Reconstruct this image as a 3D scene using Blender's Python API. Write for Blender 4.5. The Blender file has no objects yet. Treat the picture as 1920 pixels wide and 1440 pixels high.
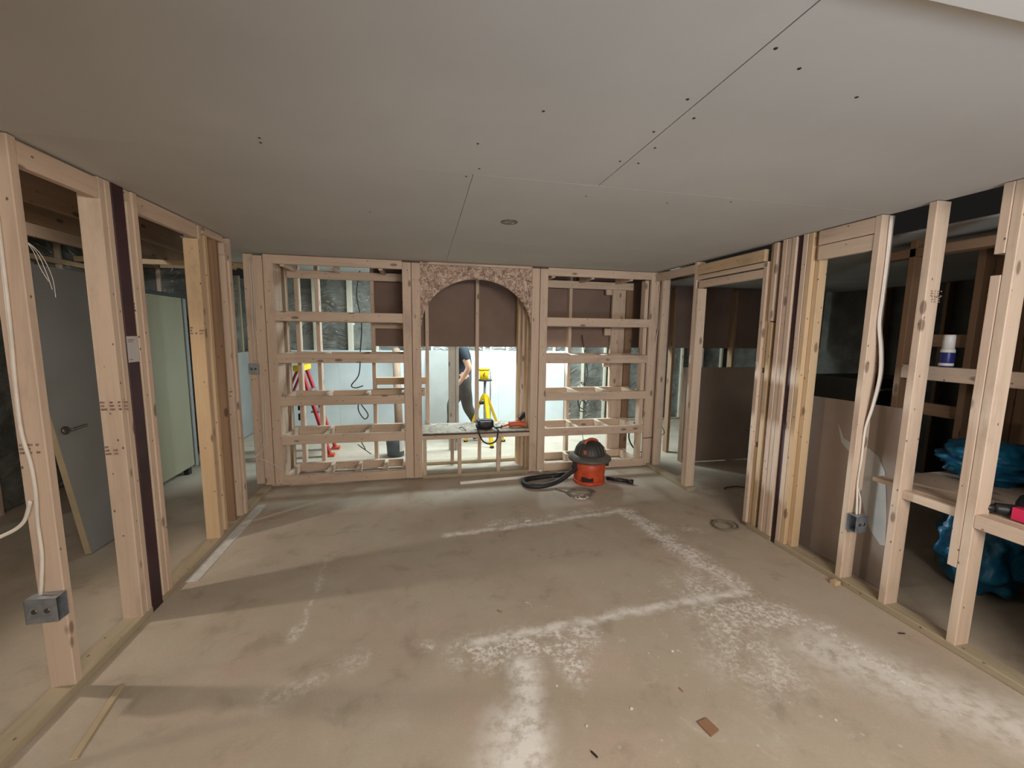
import bpy, bmesh, math, random
from mathutils import Vector, Matrix, noise
random.seed(7)
S = bpy.context.scene
COL = S.collection
# ------------------------------------------------------------------ camera
yaw, pitch, roll = 0.208938, 0.122856, 0.013348
CAM_H = 1.51744
def basis():
    f = Vector((math.sin(yaw), math.cos(yaw), 0)); r = Vector((math.cos(yaw), -math.sin(yaw), 0)); u = Vector((0, 0, 1))
    f2 = math.cos(pitch) * f - math.sin(pitch) * u; u2 = math.cos(pitch) * u + math.sin(pitch) * f
    r3 = math.cos(roll) * r + math.sin(roll) * u2; u3 = -math.sin(roll) * r + math.cos(roll) * u2
    return r3, u3, f2
r_, u_, f_ = basis()
cd = bpy.data.cameras.new('camera'); cam = bpy.data.objects.new('camera', cd); COL.objects.link(cam)
cd.sensor_width = 36; cd.lens = 777.24 / 1920 * 36; cd.clip_start = 0.05; cd.clip_end = 60
cam.matrix_world = Matrix(((r_.x, u_.x, -f_.x, 0), (r_.y, u_.y, -f_.y, 0), (r_.z, u_.z, -f_.z, CAM_H), (0, 0, 0, 1)))
S.camera = cam
# ------------------------------------------------------------------ light
S.view_settings.view_transform = 'Standard'; S.view_settings.look = 'None'
S.view_settings.gamma = 1; S.view_settings.use_curve_mapping = False
S.view_settings.exposure = 0.2
W = bpy.data.worlds.new('basement_air'); S.world = W; W.use_nodes = True
W.node_tree.nodes['Background'].inputs[0].default_value = (0.9, 0.85, 0.8, 1)
W.node_tree.nodes['Background'].inputs[1].default_value = 0.01
def light(name, kind, loc, target, energy, color, size=0.3, sizey=None, spot=None, blend=0.5):
    d = bpy.data.lights.new(name, kind); d.energy = energy; d.color = color
    if kind == 'AREA':
        d.shape = 'RECTANGLE'; d.size = size; d.size_y = sizey or size
    else:
        d.shadow_soft_size = size
    if kind == 'SPOT':
        d.spot_size = spot; d.spot_blend = blend
    o = bpy.data.objects.new(name, d); COL.objects.link(o); o.location = loc
    if target: o.rotation_euler = (Vector(target) - Vector(loc)).to_track_quat('-Z', 'Y').to_euler()
    return o
light('rear_main_fill', 'AREA', (0.9, -1.5, 2.0), (0.9, 2.8, 0.7), 122, (1.0, 0.91, 0.80), 1.9, 0.6)  # unseen soft main fill behind the camera, not a modelled fixture
light('flood_lamp_ceiling', 'SPOT', (0.9, -1.3, 0.7), (1.5, 0.8, 2.2), 125, (0.76, 0.87, 1.0), 0.25, spot=math.radians(95), blend=0.8)
light('left_room_lamp', 'SPOT', (-2.95, 2.25, 1.85), (0.0, 2.6, 0.0), 58, (1.0, 0.88, 0.74), 0.045, spot=math.radians(72), blend=0.6)
light('left_room_wall_fill', 'SPOT', (-2.72, 3.3, 2.32), (-3.2, 5.2, 2.15), 26, (0.92, 0.97, 1.0), 0.05, spot=math.radians(60), blend=0.5)  # added spot that brightens the plastic and ledger, no fixture here
light('left_room_fill', 'POINT', (-2.5, 1.9, 2.12), None, 9, (1.0, 0.90, 0.74), 0.06)  # weak added fill for the left room, no fixture here
light('bright_room_lamp', 'SPOT', (0.95, 5.95, 1.385), (2.5, 2.1, 1.26), 430, (0.82, 0.96, 1.0), 0.03, spot=math.radians(32), blend=0.5)
light('bright_room_ceiling_lamp', 'AREA', (0.9, 5.55, 2.3), (0.9, 5.75, 0), 112, (0.80, 0.98, 1.0), 2.6, 0.4)
light('bright_room_spill_fill', 'POINT', (1.75, 5.55, 1.85), None, 30, (0.86, 0.98, 1.0), 0.05)  # added point standing in for the work lamp's spill on the shelves

# ------------------------------------------------------------------ node helpers
class NT:
    def __init__(s, name):
        s.m = bpy.data.materials.new(name); s.m.use_nodes = True; s.t = s.m.node_tree; s.n = s.t.nodes; s.l = s.t.links
        s.b = s.n['Principled BSDF']
    def new(s, kind, **kw):
        n = s.n.new(kind)
        for k, v in kw.items(): setattr(n, k, v)
        return n
    def put(s, sock, v):
        if isinstance(v, bpy.types.NodeSocket): s.l.new(v, sock)
        elif v is not None:
            if sock.type == 'RGBA' and len(v) == 3: v = (*v, 1)
            sock.default_value = v
    def math(s, op, a, b=None, c=None, clamp=False):
        n = s.new('ShaderNodeMath', operation=op); n.use_clamp = clamp
        for i, v in enumerate((a, b, c)):
            if v is not None: s.put(n.inputs[i], v)
        return n.outputs[0]
    def vec(s, op, a, b=None, out=0):
        n = s.new('ShaderNodeVectorMath', operation=op); s.put(n.inputs[0], a)
        if b is not None: s.put(n.inputs[3 if op == 'SCALE' else 1], b)
        return n.outputs[out]
    def noise(s, vec, scale, detail=4, rough=0.55, dist=0.0, out=0):
        n = s.new('ShaderNodeTexNoise'); s.put(n.inputs['Vector'], vec); n.inputs['Scale'].default_value = scale
        n.inputs['Detail'].default_value = detail; n.inputs['Roughness'].default_value = rough; n.inputs['Distortion'].default_value = dist
        return n.outputs[out]
    def voro(s, vec, scale, feat='F1', out=0, rnd=1):
        n = s.new('ShaderNodeTexVoronoi', feature=feat); s.put(n.inputs['Vector'], vec); n.inputs['Scale'].default_value = scale
        n.inputs['Randomness'].default_value = rnd
        return n.outputs[out]
    def ramp(s, f, stops):
        n = s.new('ShaderNodeValToRGB'); s.put(n.inputs[0], f); e = n.color_ramp.elements
        while len(e) < len(stops): e.new(0.5)
        for i, (p, c) in enumerate(stops):
            e[i].position = p; e[i].color = (*c, 1) if len(c) == 3 else c
        return n.outputs[0]
    def rng(s, v, a, b, c=0, d=1):
        n = s.new('ShaderNodeMapRange', interpolation_type='SMOOTHSTEP'); s.put(n.inputs[0], v)
        for i, q in enumerate((a, b, c, d)): n.inputs[i + 1].default_value = q
        return n.outputs[0]
    def mix(s, f, a, b, mode='MIX'):
        n = s.new('ShaderNodeMix', data_type='RGBA', blend_type=mode); s.put(n.inputs[0], f); s.put(n.inputs[6], a); s.put(n.inputs[7], b)
        return n.outputs[2]
    def coord(s, scale=(1, 1, 1), rand=False, out='Object'):
        tc = s.new('ShaderNodeTexCoord').outputs[out]
        if rand:
            oi = s.new('ShaderNodeObjectInfo'); cx = s.new('ShaderNodeCombineXYZ'); s.rand = oi.outputs['Random']
            for i, k in enumerate((31.0, 17.0, 57.0)): s.l.new(s.math('MULTIPLY', oi.outputs['Random'], k), cx.inputs[i])
            tc = s.vec('ADD', tc, cx.outputs[0])
        s.base = tc
        return s.vec('MULTIPLY', tc, scale)
    def bump(s, h, strength=0.2, dist=0.01):
        n = s.new('ShaderNodeBump'); s.put(n.inputs['Height'], h); n.inputs['Strength'].default_value = strength; n.inputs['Distance'].default_value = dist
        s.l.new(n.outputs[0], s.b.inputs['Normal'])
    def done(s, col, rough=0.6, metal=0.0, spec=None):
        s.put(s.b.inputs['Base Color'], col); s.put(s.b.inputs['Roughness'], rough); s.put(s.b.inputs['Metallic'], metal)
        if spec is not None: s.b.inputs['Specular IOR Level'].default_value = spec
        return s.m

def wood_mat(name, ca, cb, cdark, knots=True):
    t = NT(name); v = t.coord((26, 26, 1.3), rand=True)
    g = t.noise(v, 1.0, 5, 0.6, 0.6)
    tint = t.mix(t.rand, ca, cb)
    tint = t.mix(t.rng(t.noise(t.vec('MULTIPLY', t.base, (3, 3, 1.2)), 1.0, 2), 0.3, 0.7, 0, 0.45), tint, cb)
    c = t.mix(t.rng(g, 0.42, 0.72, 0, 0.42), tint, cdark)
    if knots:
        d = t.voro(t.vec('MULTIPLY', t.base, (9, 9, 3.6)), 1.0)
        c = t.mix(t.rng(d, 0.09, 0.16, 0.75, 0), c, (cdark[0] * .35, cdark[1] * .3, cdark[2] * .3))
        d2 = t.voro(t.vec('MULTIPLY', t.base, (20, 20, 13)), 1.0)
        c = t.mix(t.rng(d2, 0.07, 0.10, 0.8, 0), c, (0.06, 0.04, 0.03))
    sm = t.noise(t.vec('MULTIPLY', t.base, (5, 5, 2)), 1.0, 6, 0.7)
    c = t.mix(t.rng(sm, 0.50, 0.75, 0, 0.38), c, (0.22, 0.15, 0.12))
    t.bump(g, 0.15, 0.003)
    return t.done(c, 0.72, spec=0.3)
M = {}
M['wood'] = wood_mat('spruce_lumber', (0.65, 0.515, 0.40), (0.62, 0.47, 0.37), (0.45, 0.325, 0.24))
M['wood_tan'] = wood_mat('tan_lumber', (0.63, 0.46, 0.29), (0.60, 0.43, 0.27), (0.48, 0.32, 0.18))
M['treated'] = wood_mat('treated_lumber', (0.42, 0.36, 0.25), (0.43, 0.34, 0.24), (0.28, 0.235, 0.15))
M['dark_brown'] = wood_mat('dark_brown_lumber', (0.30, 0.19, 0.115), (0.27, 0.165, 0.10), (0.16, 0.095, 0.055))  # darker brown tone than the other lumber
def osb_mat():
    t = NT('strand_board'); v = t.coord((1, 1, 1), rand=True)
    a = t.noise(v, 7, 2); w = t.vec('ADD', v, t.vec('SCALE', t.noise(v, 9, 3, out=1), 0.10))
    c1 = t.voro(t.vec('MULTIPLY', w, (26, 26, 75)), 1.0, out=1); c2 = t.voro(t.vec('MULTIPLY', t.vec('ADD', w, (3.3, 1, 7)), (80, 40, 24)), 1.0, out=1)
    pick = t.rng(t.noise(v, 22, 2), 0.47, 0.53)
    bw = t.new('ShaderNodeRGBToBW'); t.l.new(t.mix(pick, c1, c2), bw.inputs[0])
    c = t.ramp(bw.outputs[0], [(0.12, (0.22, 0.135, 0.105)), (0.4, (0.38, 0.265, 0.20)), (0.62, (0.50, 0.37, 0.29)), (0.9, (0.66, 0.53, 0.43))])
    t.bump(bw.outputs[0], 0.4, 0.003)
    return t.done(c, 0.75, spec=0.25)
M['osb'] = osb_mat()
def plain(name, col, rough=0.6, metal=0, var=0.12, scale=6, spec=None, bump=0.0, bscale=40):
    t = NT(name); v = t.coord((1, 1, 1), rand=True)
    n = t.noise(v, scale, 4)
    c = t.mix(t.rng(n, 0.3, 0.7, 0, 1), tuple(x * (1 - var) for x in col), tuple(min(1, x * (1 + var)) for x in col))
    if bump: t.bump(t.noise(v, bscale, 4), bump, 0.01)
    return t.done(c, rough, metal, spec)
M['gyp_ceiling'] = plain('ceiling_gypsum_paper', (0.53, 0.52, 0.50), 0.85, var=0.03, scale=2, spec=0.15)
M['gyp_edge'] = plain('gypsum_core', (0.8, 0.8, 0.78), 0.9)
M['gyp_blue'] = plain('pale_gypsum_paper', (0.60, 0.66, 0.68), 0.85, var=0.05, scale=3, spec=0.15)
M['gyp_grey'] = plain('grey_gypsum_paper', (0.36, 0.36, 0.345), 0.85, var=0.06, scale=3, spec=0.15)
M['gyp_brown'] = plain('brown_back_paper', (0.235, 0.165, 0.135), 0.88, var=0.10, scale=2.5, spec=0.15)
M['gyp_taupe'] = plain('taupe_back_paper', (0.36, 0.29, 0.25), 0.88, var=0.07, scale=2.5, spec=0.15)
M['torn'] = plain('torn_white_gypsum', (0.55, 0.54, 0.53), 0.9, var=0.05)
M['maroon'] = plain('maroon_steel_primer', (0.045, 0.016, 0.022), 0.55, var=0.25)
M['label'] = plain('white_paper_label', (0.55, 0.52, 0.52), 0.7, var=0.05)
M['ink'] = plain('dark_stamp_ink', (0.26, 0.17, 0.13), 0.8, var=0.5, scale=120)
M['galv'] = plain('galvanised_steel', (0.42, 0.45, 0.49), 0.42, 0.75, var=0.2, scale=25)
M['alu'] = plain('dull_white_metal', (0.66, 0.65, 0.63), 0.5, 0.1, var=0.12, scale=20)
M['white_metal'] = plain('white_painted_metal', (0.82, 0.80, 0.77), 0.45, var=0.05)
M['white_cable'] = plain('white_cable_sheath', (0.72, 0.66, 0.60), 0.5)
M['grey_cable'] = plain('grey_cable_sheath', (0.20, 0.17, 0.135), 0.55)
M['black'] = plain('black_plastic', (0.018, 0.018, 0.02), 0.45)
M['blackrub'] = plain('black_hose_plastic', (0.022, 0.02, 0.022), 0.5)
M['vac_grey'] = plain('charcoal_plastic', (0.115, 0.105, 0.095), 0.5, var=0.2)
M['vac_dome'] = plain('dark_dome_plastic', (0.045, 0.042, 0.04), 0.5, var=0.3)
M['vac_orange'] = plain('orange_red_plastic', (0.60, 0.085, 0.03), 0.45, var=0.18, scale=14)
M['orange'] = plain('orange_tool_plastic', (0.60, 0.12, 0.04), 0.45)
M['yellow'] = plain('yellow_plastic', (0.85, 0.62, 0.01), 0.4, var=0.05)
M['red'] = plain('red_fibreglass', (0.42, 0.012, 0.02), 0.45)
M['pink'] = plain('pink_red_plastic', (0.75, 0.03, 0.12), 0.4)
M['door_grey'] = plain('grey_door_paint', (0.27, 0.275, 0.27), 0.55, var=0.04, scale=2)
M['door_edge'] = plain('raw_door_edge', (0.50, 0.40, 0.26), 0.7, var=0.1)
M['cream'] = plain('cream_enamel', (0.33, 0.31, 0.215), 0.5, var=0.04, scale=2)
M['darkmetal'] = plain('dark_trim_metal', (0.02, 0.02, 0.02), 0.4)
M['pewter'] = plain('satin_pewter', (0.18, 0.16, 0.14), 0.35, 0.8)
M['bucket_grey'] = plain('grey_blue_bucket_plastic', (0.10, 0.13, 0.16), 0.5)
M['card'] = plain('brown_cardboard', (0.36, 0.24, 0.17), 0.8)
M['chip'] = plain('brown_wood_chip', (0.34, 0.19, 0.11), 0.8)
M['skin'] = plain('skin', (0.62, 0.37, 0.27), 0.55, var=0.05)
M['shirt'] = plain('dark_navy_cotton', (0.018, 0.026, 0.035), 0.9)
M['trousers'] = plain('charcoal_trousers', (0.085, 0.08, 0.078), 0.9)
M['hair'] = plain('dark_hair', (0.03, 0.02, 0.015), 0.7)
M['can_white'] = plain('white_can_paint', (0.75, 0.72, 0.70), 0.35)
M['can_blue'] = plain('navy_can_paint', (0.02, 0.025, 0.16), 0.35)
M['pale_wood'] = wood_mat('pale_lumber', (0.66, 0.62, 0.50), (0.62, 0.60, 0.50), (0.5, 0.45, 0.34))
M['lit_grey_wood'] = wood_mat('lit_grey_lumber', (0.50, 0.47, 0.43), (0.46, 0.44, 0.41), (0.34, 0.31, 0.28))  # pale grey stands in for the light falling on the post
M['bench'] = plain('dusty_bench_board', (0.36, 0.31, 0.255), 0.85, var=0.35, scale=22, bump=0.4, bscale=60)
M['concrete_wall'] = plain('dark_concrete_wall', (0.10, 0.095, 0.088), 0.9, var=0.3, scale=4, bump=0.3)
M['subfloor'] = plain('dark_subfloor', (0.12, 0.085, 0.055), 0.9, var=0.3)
M['near_wall'] = plain('near_wall_gypsum', (0.45, 0.42, 0.38), 0.9, var=0.05)
def tarp_mat():
    t = NT('blue_tarpaulin'); v = t.coord((1, 1, 1))
    n = t.noise(v, 9, 5, 0.6, 0.8)
    t.bump(n, 0.35, 0.03)
    return t.done(t.mix(t.rng(n, 0.35, 0.65), (0.006, 0.085, 0.19), (0.012, 0.15, 0.27)), 0.42)
M['tarp'] = tarp_mat()
def poly_mat():
    t = NT('clear_plastic_over_insulation'); v = t.coord((1, 1, 1), rand=True)
    w = t.vec('ADD', v, t.vec('SCALE', t.noise(v, 2.5, 2, out=1), 0.5))
    n = t.noise(t.vec('MULTIPLY', w, (2.2, 2.2, 9)), 1.6, 3, 0.5, 0.5)
    t.bump(n, 1.0, 0.05)
    c = t.mix(t.rng(t.noise(v, 3, 3), 0.35, 0.65), (0.13, 0.13, 0.115), (0.25, 0.26, 0.245))
    return t.done(c, 0.14, 0.15, 0.9)
M['poly'] = poly_mat()

def floor_mat():
    t = NT('dusty_concrete'); p = t.coord((1, 1, 1))
    sep = t.new('ShaderNodeSeparateXYZ'); t.l.new(p, sep.inputs[0])
    cx = t.new('ShaderNodeCombineXYZ'); t.l.new(sep.outputs[0], cx.inputs[0]); t.l.new(sep.outputs[1], cx.inputs[1])
    w1 = t.vec('SCALE', t.vec('SUBTRACT', t.noise(p, 5, 3, out=1), (0.5, 0.5, 0.5)), 0.09)
    w2 = t.vec('SCALE', t.vec('SUBTRACT', t.noise(p, 30, 3, out=1), (0.5, 0.5, 0.5)), 0.05)
    p2 = t.vec('ADD', cx.outputs[0], t.vec('ADD', w1, w2))
    sp = t.new('ShaderNodeSeparateXYZ'); t.l.new(p2, sp.inputs[0]); cz = t.new('ShaderNodeCombineXYZ')
    t.l.new(sp.outputs[0], cz.inputs[0]); t.l.new(sp.outputs[1], cz.inputs[1]); p2 = cz.outputs[0]
    def seg(a, b):
        a = Vector((*a, 0)); b = Vector((*b, 0)); d = b - a
        pa = t.vec('SUBTRACT', p2, tuple(a))
        h = t.math('DIVIDE', t.vec('DOT_PRODUCT', pa, tuple(d), out=1), d.length_squared, clamp=True)
        cv = t.new('ShaderNodeVectorMath', operation='SCALE'); cv.inputs[0].default_value = tuple(d); t.l.new(h, cv.inputs[3])
        return t.vec('LENGTH', t.vec('SUBTRACT', pa, cv.outputs[0]), out=1)
    big = t.noise(p, 1.3, 4, 0.55, 0.4); mid = t.noise(p, 4.5, 6, 0.65, 0.3); fine = t.noise(p, 90, 4, 0.65); speck = t.noise(p, 38, 6, 0.75)
    c = t.mix(t.rng(big, 0.35, 0.65), (0.475, 0.40, 0.315), (0.52, 0.455, 0.37))
    c = t.mix(t.rng(t.noise(p, 1.9, 4, 0.6), 0.48, 0.66, 0, 0.65), c, (0.56, 0.435, 0.365))
    c = t.mix(t.rng(mid, 0.5, 0.72, 0, 0.5), c, (0.58, 0.53, 0.455))
    c = t.mix(t.rng(mid, 0.48, 0.30, 0, 0.65), c, (0.34, 0.285, 0.22))
    c = t.mix(t.math('MULTIPLY', t.rng(fine, 0.35, 0.7), 0.30), c, (0.40, 0.345, 0.28))
    dust = None
    dn = t.math('MULTIPLY', t.rng(speck, 0.40, 0.62), t.rng(t.noise(p, 9, 5, 0.65), 0.36, 0.56))
    soft = t.rng(t.noise(p, 14, 5, 0.7), 0.25, 0.6)
    def add(mask, amt, brk=True):
        nonlocal dust
        m = t.math('MULTIPLY', t.math('MULTIPLY', mask, amt), dn if brk else soft)
        dust = m if dust is None else t.math('MAXIMUM', dust, m)
    # dust lines left around a lifted patch, and drywall-dust smears, one with a painted light sheen
    add(t.rng(seg((0.15, 2.98), (1.66, 3.15)), 0.0, 0.05, 1, 0), 0.75, False)
    add(t.rng(seg((0.5, 3.10), (1.55, 3.22)), 0.0, 0.09, 1, 0), 0.6)
    add(t.rng(seg((1.68, 3.13), (1.85, 1.98)), 0.02, 0.12, 1, 0), 1.0); add(t.rng(seg((1.66, 3.15), (1.83, 1.99)), 0.0, 0.05, 1, 0), 0.45, False)
    add(t.rng(seg((1.74, 2.8), (1.83, 2.1)), 0.0, 0.18, 1, 0), 0.95)
    add(t.rng(seg((1.86, 1.98), (0.22, 1.865)), 0.0, 0.055, 1, 0), 0.65, False)
    add(t.rng(seg((0.75, 1.82), (0.2, 1.80)), 0.0, 0.17, 1, 0), 0.95)
    add(t.rng(seg((0.62, 1.80), (0.66, 1.62)), 0.0, 0.13, 1, 0), 0.9)
    add(t.rng(seg((1.68, 1.83), (1.9, 1.74)), 0.02, 0.20, 1, 0), 0.8)
    add(t.rng(seg((1.62, 2.02), (1.50, 1.5)), 0.0, 0.34, 1, 0), 0.6)
    add(t.rng(seg((1.98, 1.66), (2.05, 1.6)), 0.0, 0.10, 1, 0), 0.95)
    add(t.rng(seg((2.02, 1.5), (2.12, 1.16)), 0.0, 0.16, 1, 0), 0.8)
    add(t.rng(seg((1.9, 1.5), (2.3, 0.95)), 0.0, 0.30, 1, 0), 0.5, False)  # soft smear: part dust, part cool light sheen painted into the colour
    add(t.rng(seg((-0.645, 2.86), (-0.63, 2.1)), 0.0, 0.028, 1, 0), 0.42)
    add(t.rng(seg((-0.66, 2.1), (-0.66, 2.08)), 0.0, 0.06, 1, 0), 0.7)
    add(t.rng(seg((-0.64, 1.72), (-0.3, 1.86)), 0.0, 0.10, 1, 0), 0.35)
    add(t.rng(seg((0.0, 1.9), (0.02, 1.88)), 0.0, 0.05, 1, 0), 0.8)
    add(t.rng(seg((0.43, 1.68), (0.34, 1.2)), 0.0, 0.12, 1, 0), 0.8, False); add(t.rng(seg((0.34, 1.40), (0.2, 1.0)), 0.0, 0.20, 1, 0), 0.75, False)
    add(t.rng(seg((2.0, 2.75), (2.05, 2.72)), 0.0, 0.09, 1, 0), 0.55)
    # scattered crumbs of plaster
    cr = t.voro(p, 15, out=0)
    area = t.rng(seg((1.0, 1.7), (1.4, 1.2)), 0.2, 0.95, 1, 0)
    sel = t.rng(t.noise(p, 6, 2), 0.5, 0.6)
    crumbs = t.math('MULTIPLY', t.math('MULTIPLY', t.rng(cr, 0.05, 0.14, 1, 0), area), sel)
    dust = t.math('MAXIMUM', dust, t.math('MULTIPLY', crumbs, 0.35))
    smear = t.math('MULTIPLY', t.math('MULTIPLY', t.rng(t.noise(p, 11, 6, 0.7, 1.0), 0.56, 0.80), area), 0.35)
    dust = t.math('MAXIMUM', dust, smear)
    dust = t.math('MULTIPLY', dust, 1.5, clamp=True)
    c = t.mix(dust, c, (0.86, 0.83, 0.80))
    # bump from the fine and mid noise
    t.bump(t.math('ADD', t.math('MULTIPLY', fine, 0.4), mid), 0.12, 0.01)
    return t.done(c, t.rng(dust, 0, 1, 0.58, 0.9), spec=0.35)
M['floor'] = floor_mat()

# ------------------------------------------------------------------ mesh helpers
def tag(o, label=None, cat=None, group=None, kind=None):
    if label: o['label'] = label
    if cat: o['category'] = cat
    if group: o['group'] = group
    if kind: o['kind'] = kind
    return o
def empty(name, loc=(0, 0, 0)):
    o = bpy.data.objects.new(name, None); o.empty_display_size = 0.1; COL.objects.link(o); o.location = loc
    return o
def link(name, me, mat, parent=None, smooth=False):
    if mat is not None and not me.materials: me.materials.append(M[mat] if isinstance(mat, str) else mat)
    if smooth:
        for p in me.polygons: p.use_smooth = True
    o = bpy.data.objects.new(name, me); COL.objects.link(o)
    if parent: o.parent = parent; o.matrix_parent_inverse = parent.matrix_basis.inverted()
    return o
def mesh(name, vs, fs, mat, parent=None, smooth=False):
    me = bpy.data.meshes.new(name); me.from_pydata([tuple(v) for v in vs], [], fs); me.update()
    bm = bmesh.new(); bm.from_mesh(me); bmesh.ops.recalc_face_normals(bm, faces=bm.faces); bm.to_mesh(me); bm.free()
    return link(name, me, mat, parent, smooth)
_cache = {}
def beam_mesh(a, b, L, mat, r=0.0035):
    k = (round(a, 3), round(b, 3), round(L, 3), mat)
    if k in _cache: return _cache[k]
    x, y = a / 2, b / 2; r = min(r, x * .3, y * .3)
    ring = [(-x + r, -y), (x - r, -y), (x, -y + r), (x, y - r), (x - r, y), (-x + r, y), (-x, y - r), (-x, -y + r)]
    vs = [(p[0], p[1], -L / 2) for p in ring] + [(p[0], p[1], L / 2) for p in ring]
    fs = [(i, (i + 1) % 8, 8 + (i + 1) % 8, 8 + i) for i in range(8)] + [tuple(range(7, -1, -1)), tuple(range(8, 16))]
    me = bpy.data.meshes.new('lumber'); me.from_pydata(vs, [], fs); me.update(); me.materials.append(M[mat]); _cache[k] = me
    return me
def box(name, x0, x1, y0, y1, z0, z1, parent=None, mat='wood', r=0.0035):
    """one piece of lumber or board: mesh length along its local z, so the grain runs lengthwise"""
    d = (x1 - x0, y1 - y0, z1 - z0); ax = max(range(3), key=lambda i: d[i])
    if ax == 2: me = beam_mesh(d[0], d[1], d[2], mat, r); rot = (0, 0, 0)
    elif ax == 0: me = beam_mesh(d[2], d[1], d[0], mat, r); rot = (0, math.pi / 2, 0)
    else: me = beam_mesh(d[0], d[2], d[1], mat, r); rot = (-math.pi / 2, 0, 0)
    o = link(name, me, None, parent); o.location = ((x0 + x1) / 2, (y0 + y1) / 2, (z0 + z1) / 2); o.rotation_euler = rot
    return o
def beam_to(name, p, q, a, b, parent=None, mat='wood', up=(0, 1, 0)):
    """lumber between two points"""
    p = Vector(p); q = Vector(q); z = (q - p).normalized(); x = Vector(up).cross(z).normalized(); y = z.cross(x)
    o = link(name, beam_mesh(a, b, (q - p).length, mat), None, parent)
    m = Matrix((x, y, z)).transposed().to_4x4(); m.translation = (p + q) / 2
    o.matrix_basis = m
    return o
def catmull(pts, n=8):
    P = [Vector(p) for p in pts]; P = [P[0] * 2 - P[1]] + P + [P[-1] * 2 - P[-2]]; out = []
    for i in range(1, len(P) - 2):
        for k in range(n):
            t = k / n; a, b, c, d = P[i - 1:i + 3]
            out.append(0.5 * ((2 * b) + (c - a) * t + (2 * a - 5 * b + 4 * c - d) * t * t + (3 * b - a - 3 * c + d) * t ** 3))
    out.append(P[-2]); return out
def tube_data(pts, r, sides=8, caps=True, off=0):
    vs, fs = [], []; up = Vector((0.31, 0.17, 0.93)); n = len(pts); rr = r if hasattr(r, '__len__') else [r] * n
    for i, p in enumerate(pts):
        d = (Vector(pts[min(i + 1, n - 1)]) - Vector(pts[max(i - 1, 0)])).normalized()
        if abs(d.dot(up)) > 0.98: up = Vector((1, 0, 0))
        x = d.cross(up).normalized(); y = d.cross(x); up = -y if (-y).dot(up) > 0 else y
        for k in range(sides):
            a = 2 * math.pi * k / sides; vs.append(Vector(p) + (x * math.cos(a) + y * math.sin(a)) * rr[i])
    for i in range(n - 1):
        for k in range(sides):
            a = i * sides + k; b = i * sides + (k + 1) % sides; fs.append((off + a, off + b, off + b + sides, off + a + sides))
    if caps: fs += [tuple(off + k for k in range(sides))[::-1], tuple(off + (n - 1) * sides + k for k in range(sides))]
    return vs, fs
def tube(name, pts, r, mat, parent=None, sides=8, smooth_path=True, n=8):
    pts = catmull(pts, n) if smooth_path else [Vector(p) for p in pts]
    vs, fs = tube_data(pts, r, sides)
    return mesh(name, vs, fs, mat, parent, True)
def lathe(name, prof, c, mat, parent=None, sides=32, smooth=True, sq=None):
    vs, fs = [], []
    for (r, z) in prof:
        for k in range(sides):
            a = 2 * math.pi * k / sides; vs.append((c[0] + r * math.cos(a), c[1] + r * math.sin(a), c[2] + z))
    for i in range(len(prof) - 1):
        for k in range(sides):
            a = i * sides + k; b = i * sides + (k + 1) % sides; fs.append((a, b, b + sides, a + sides))
    fs += [tuple(range(sides))[::-1], tuple((len(prof) - 1) * sides + k for k in range(sides))]
    o = mesh(name, vs, fs, mat, parent, False)
    for p in o.data.polygons: p.use_smooth = smooth and len(p.vertices) == 4
    return o
def prism(name, poly, axis, a, b, mat, parent=None):
    """polygon in the plane normal to axis, extruded from a to b"""
    n = len(poly)
    def v3(p, t): return {0: (t, p[0], p[1]), 1: (p[0], t, p[1]), 2: (p[0], p[1], t)}[axis]
    vs = [v3(p, a) for p in poly] + [v3(p, b) for p in poly]
    fs = [tuple(range(n)), tuple(range(2 * n - 1, n - 1, -1))] + [(i, (i + 1) % n, n + (i + 1) % n, n + i) for i in range(n)]
    return mesh(name, vs, fs, mat, parent)
def rotz(pts, c, a):
    ca, sa = math.cos(a), math.sin(a)
    return [(c[0] + (x * ca - y * sa), c[1] + (x * sa + y * ca), c[2] + z) for x, y, z in pts]
def wrinkled(name, o0, du, dv, nu, nv, amp, parent, seed, mat='poly', freq=5):
    """crumpled sheet spanned by du and dv, pushed along its normal"""
    o0, du, dv = Vector(o0), Vector(du), Vector(dv); nrm = du.cross(dv).normalized(); vs, fs = [], []
    for j in range(nv + 1):
        for i in range(nu + 1):
            p = o0 + du * (i / nu) + dv * (j / nv); e = min(1, 4 * min(i, nu - i) / nu) * min(1, 5 * min(j, nv - j) / nv)
            q = Vector((p.x * freq * .8, p.y * freq * .8, p.z * freq * 1.7)) + Vector((seed * 3.1, seed, seed * 1.7))
            h = abs(noise.noise(q)) * 1.3 + .5 * abs(noise.noise(q * 2.3)) - .5
            vs.append(p + nrm * amp * h * (0.25 + 0.75 * e))
    for j in range(nv):
        for i in range(nu):
            a = j * (nu + 1) + i; fs.append((a, a + 1, a + nu + 2, a + nu + 1))
    me = bpy.data.meshes.new(name); me.from_pydata([tuple(v) for v in vs], [], fs); me.update()
    return link(name, me, mat, parent, True)

H = 2.2; L = -1.44; R = 2.50; D = 4.247
T, B = 0.038, 0.089       # lumber thickness and breadth
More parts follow.
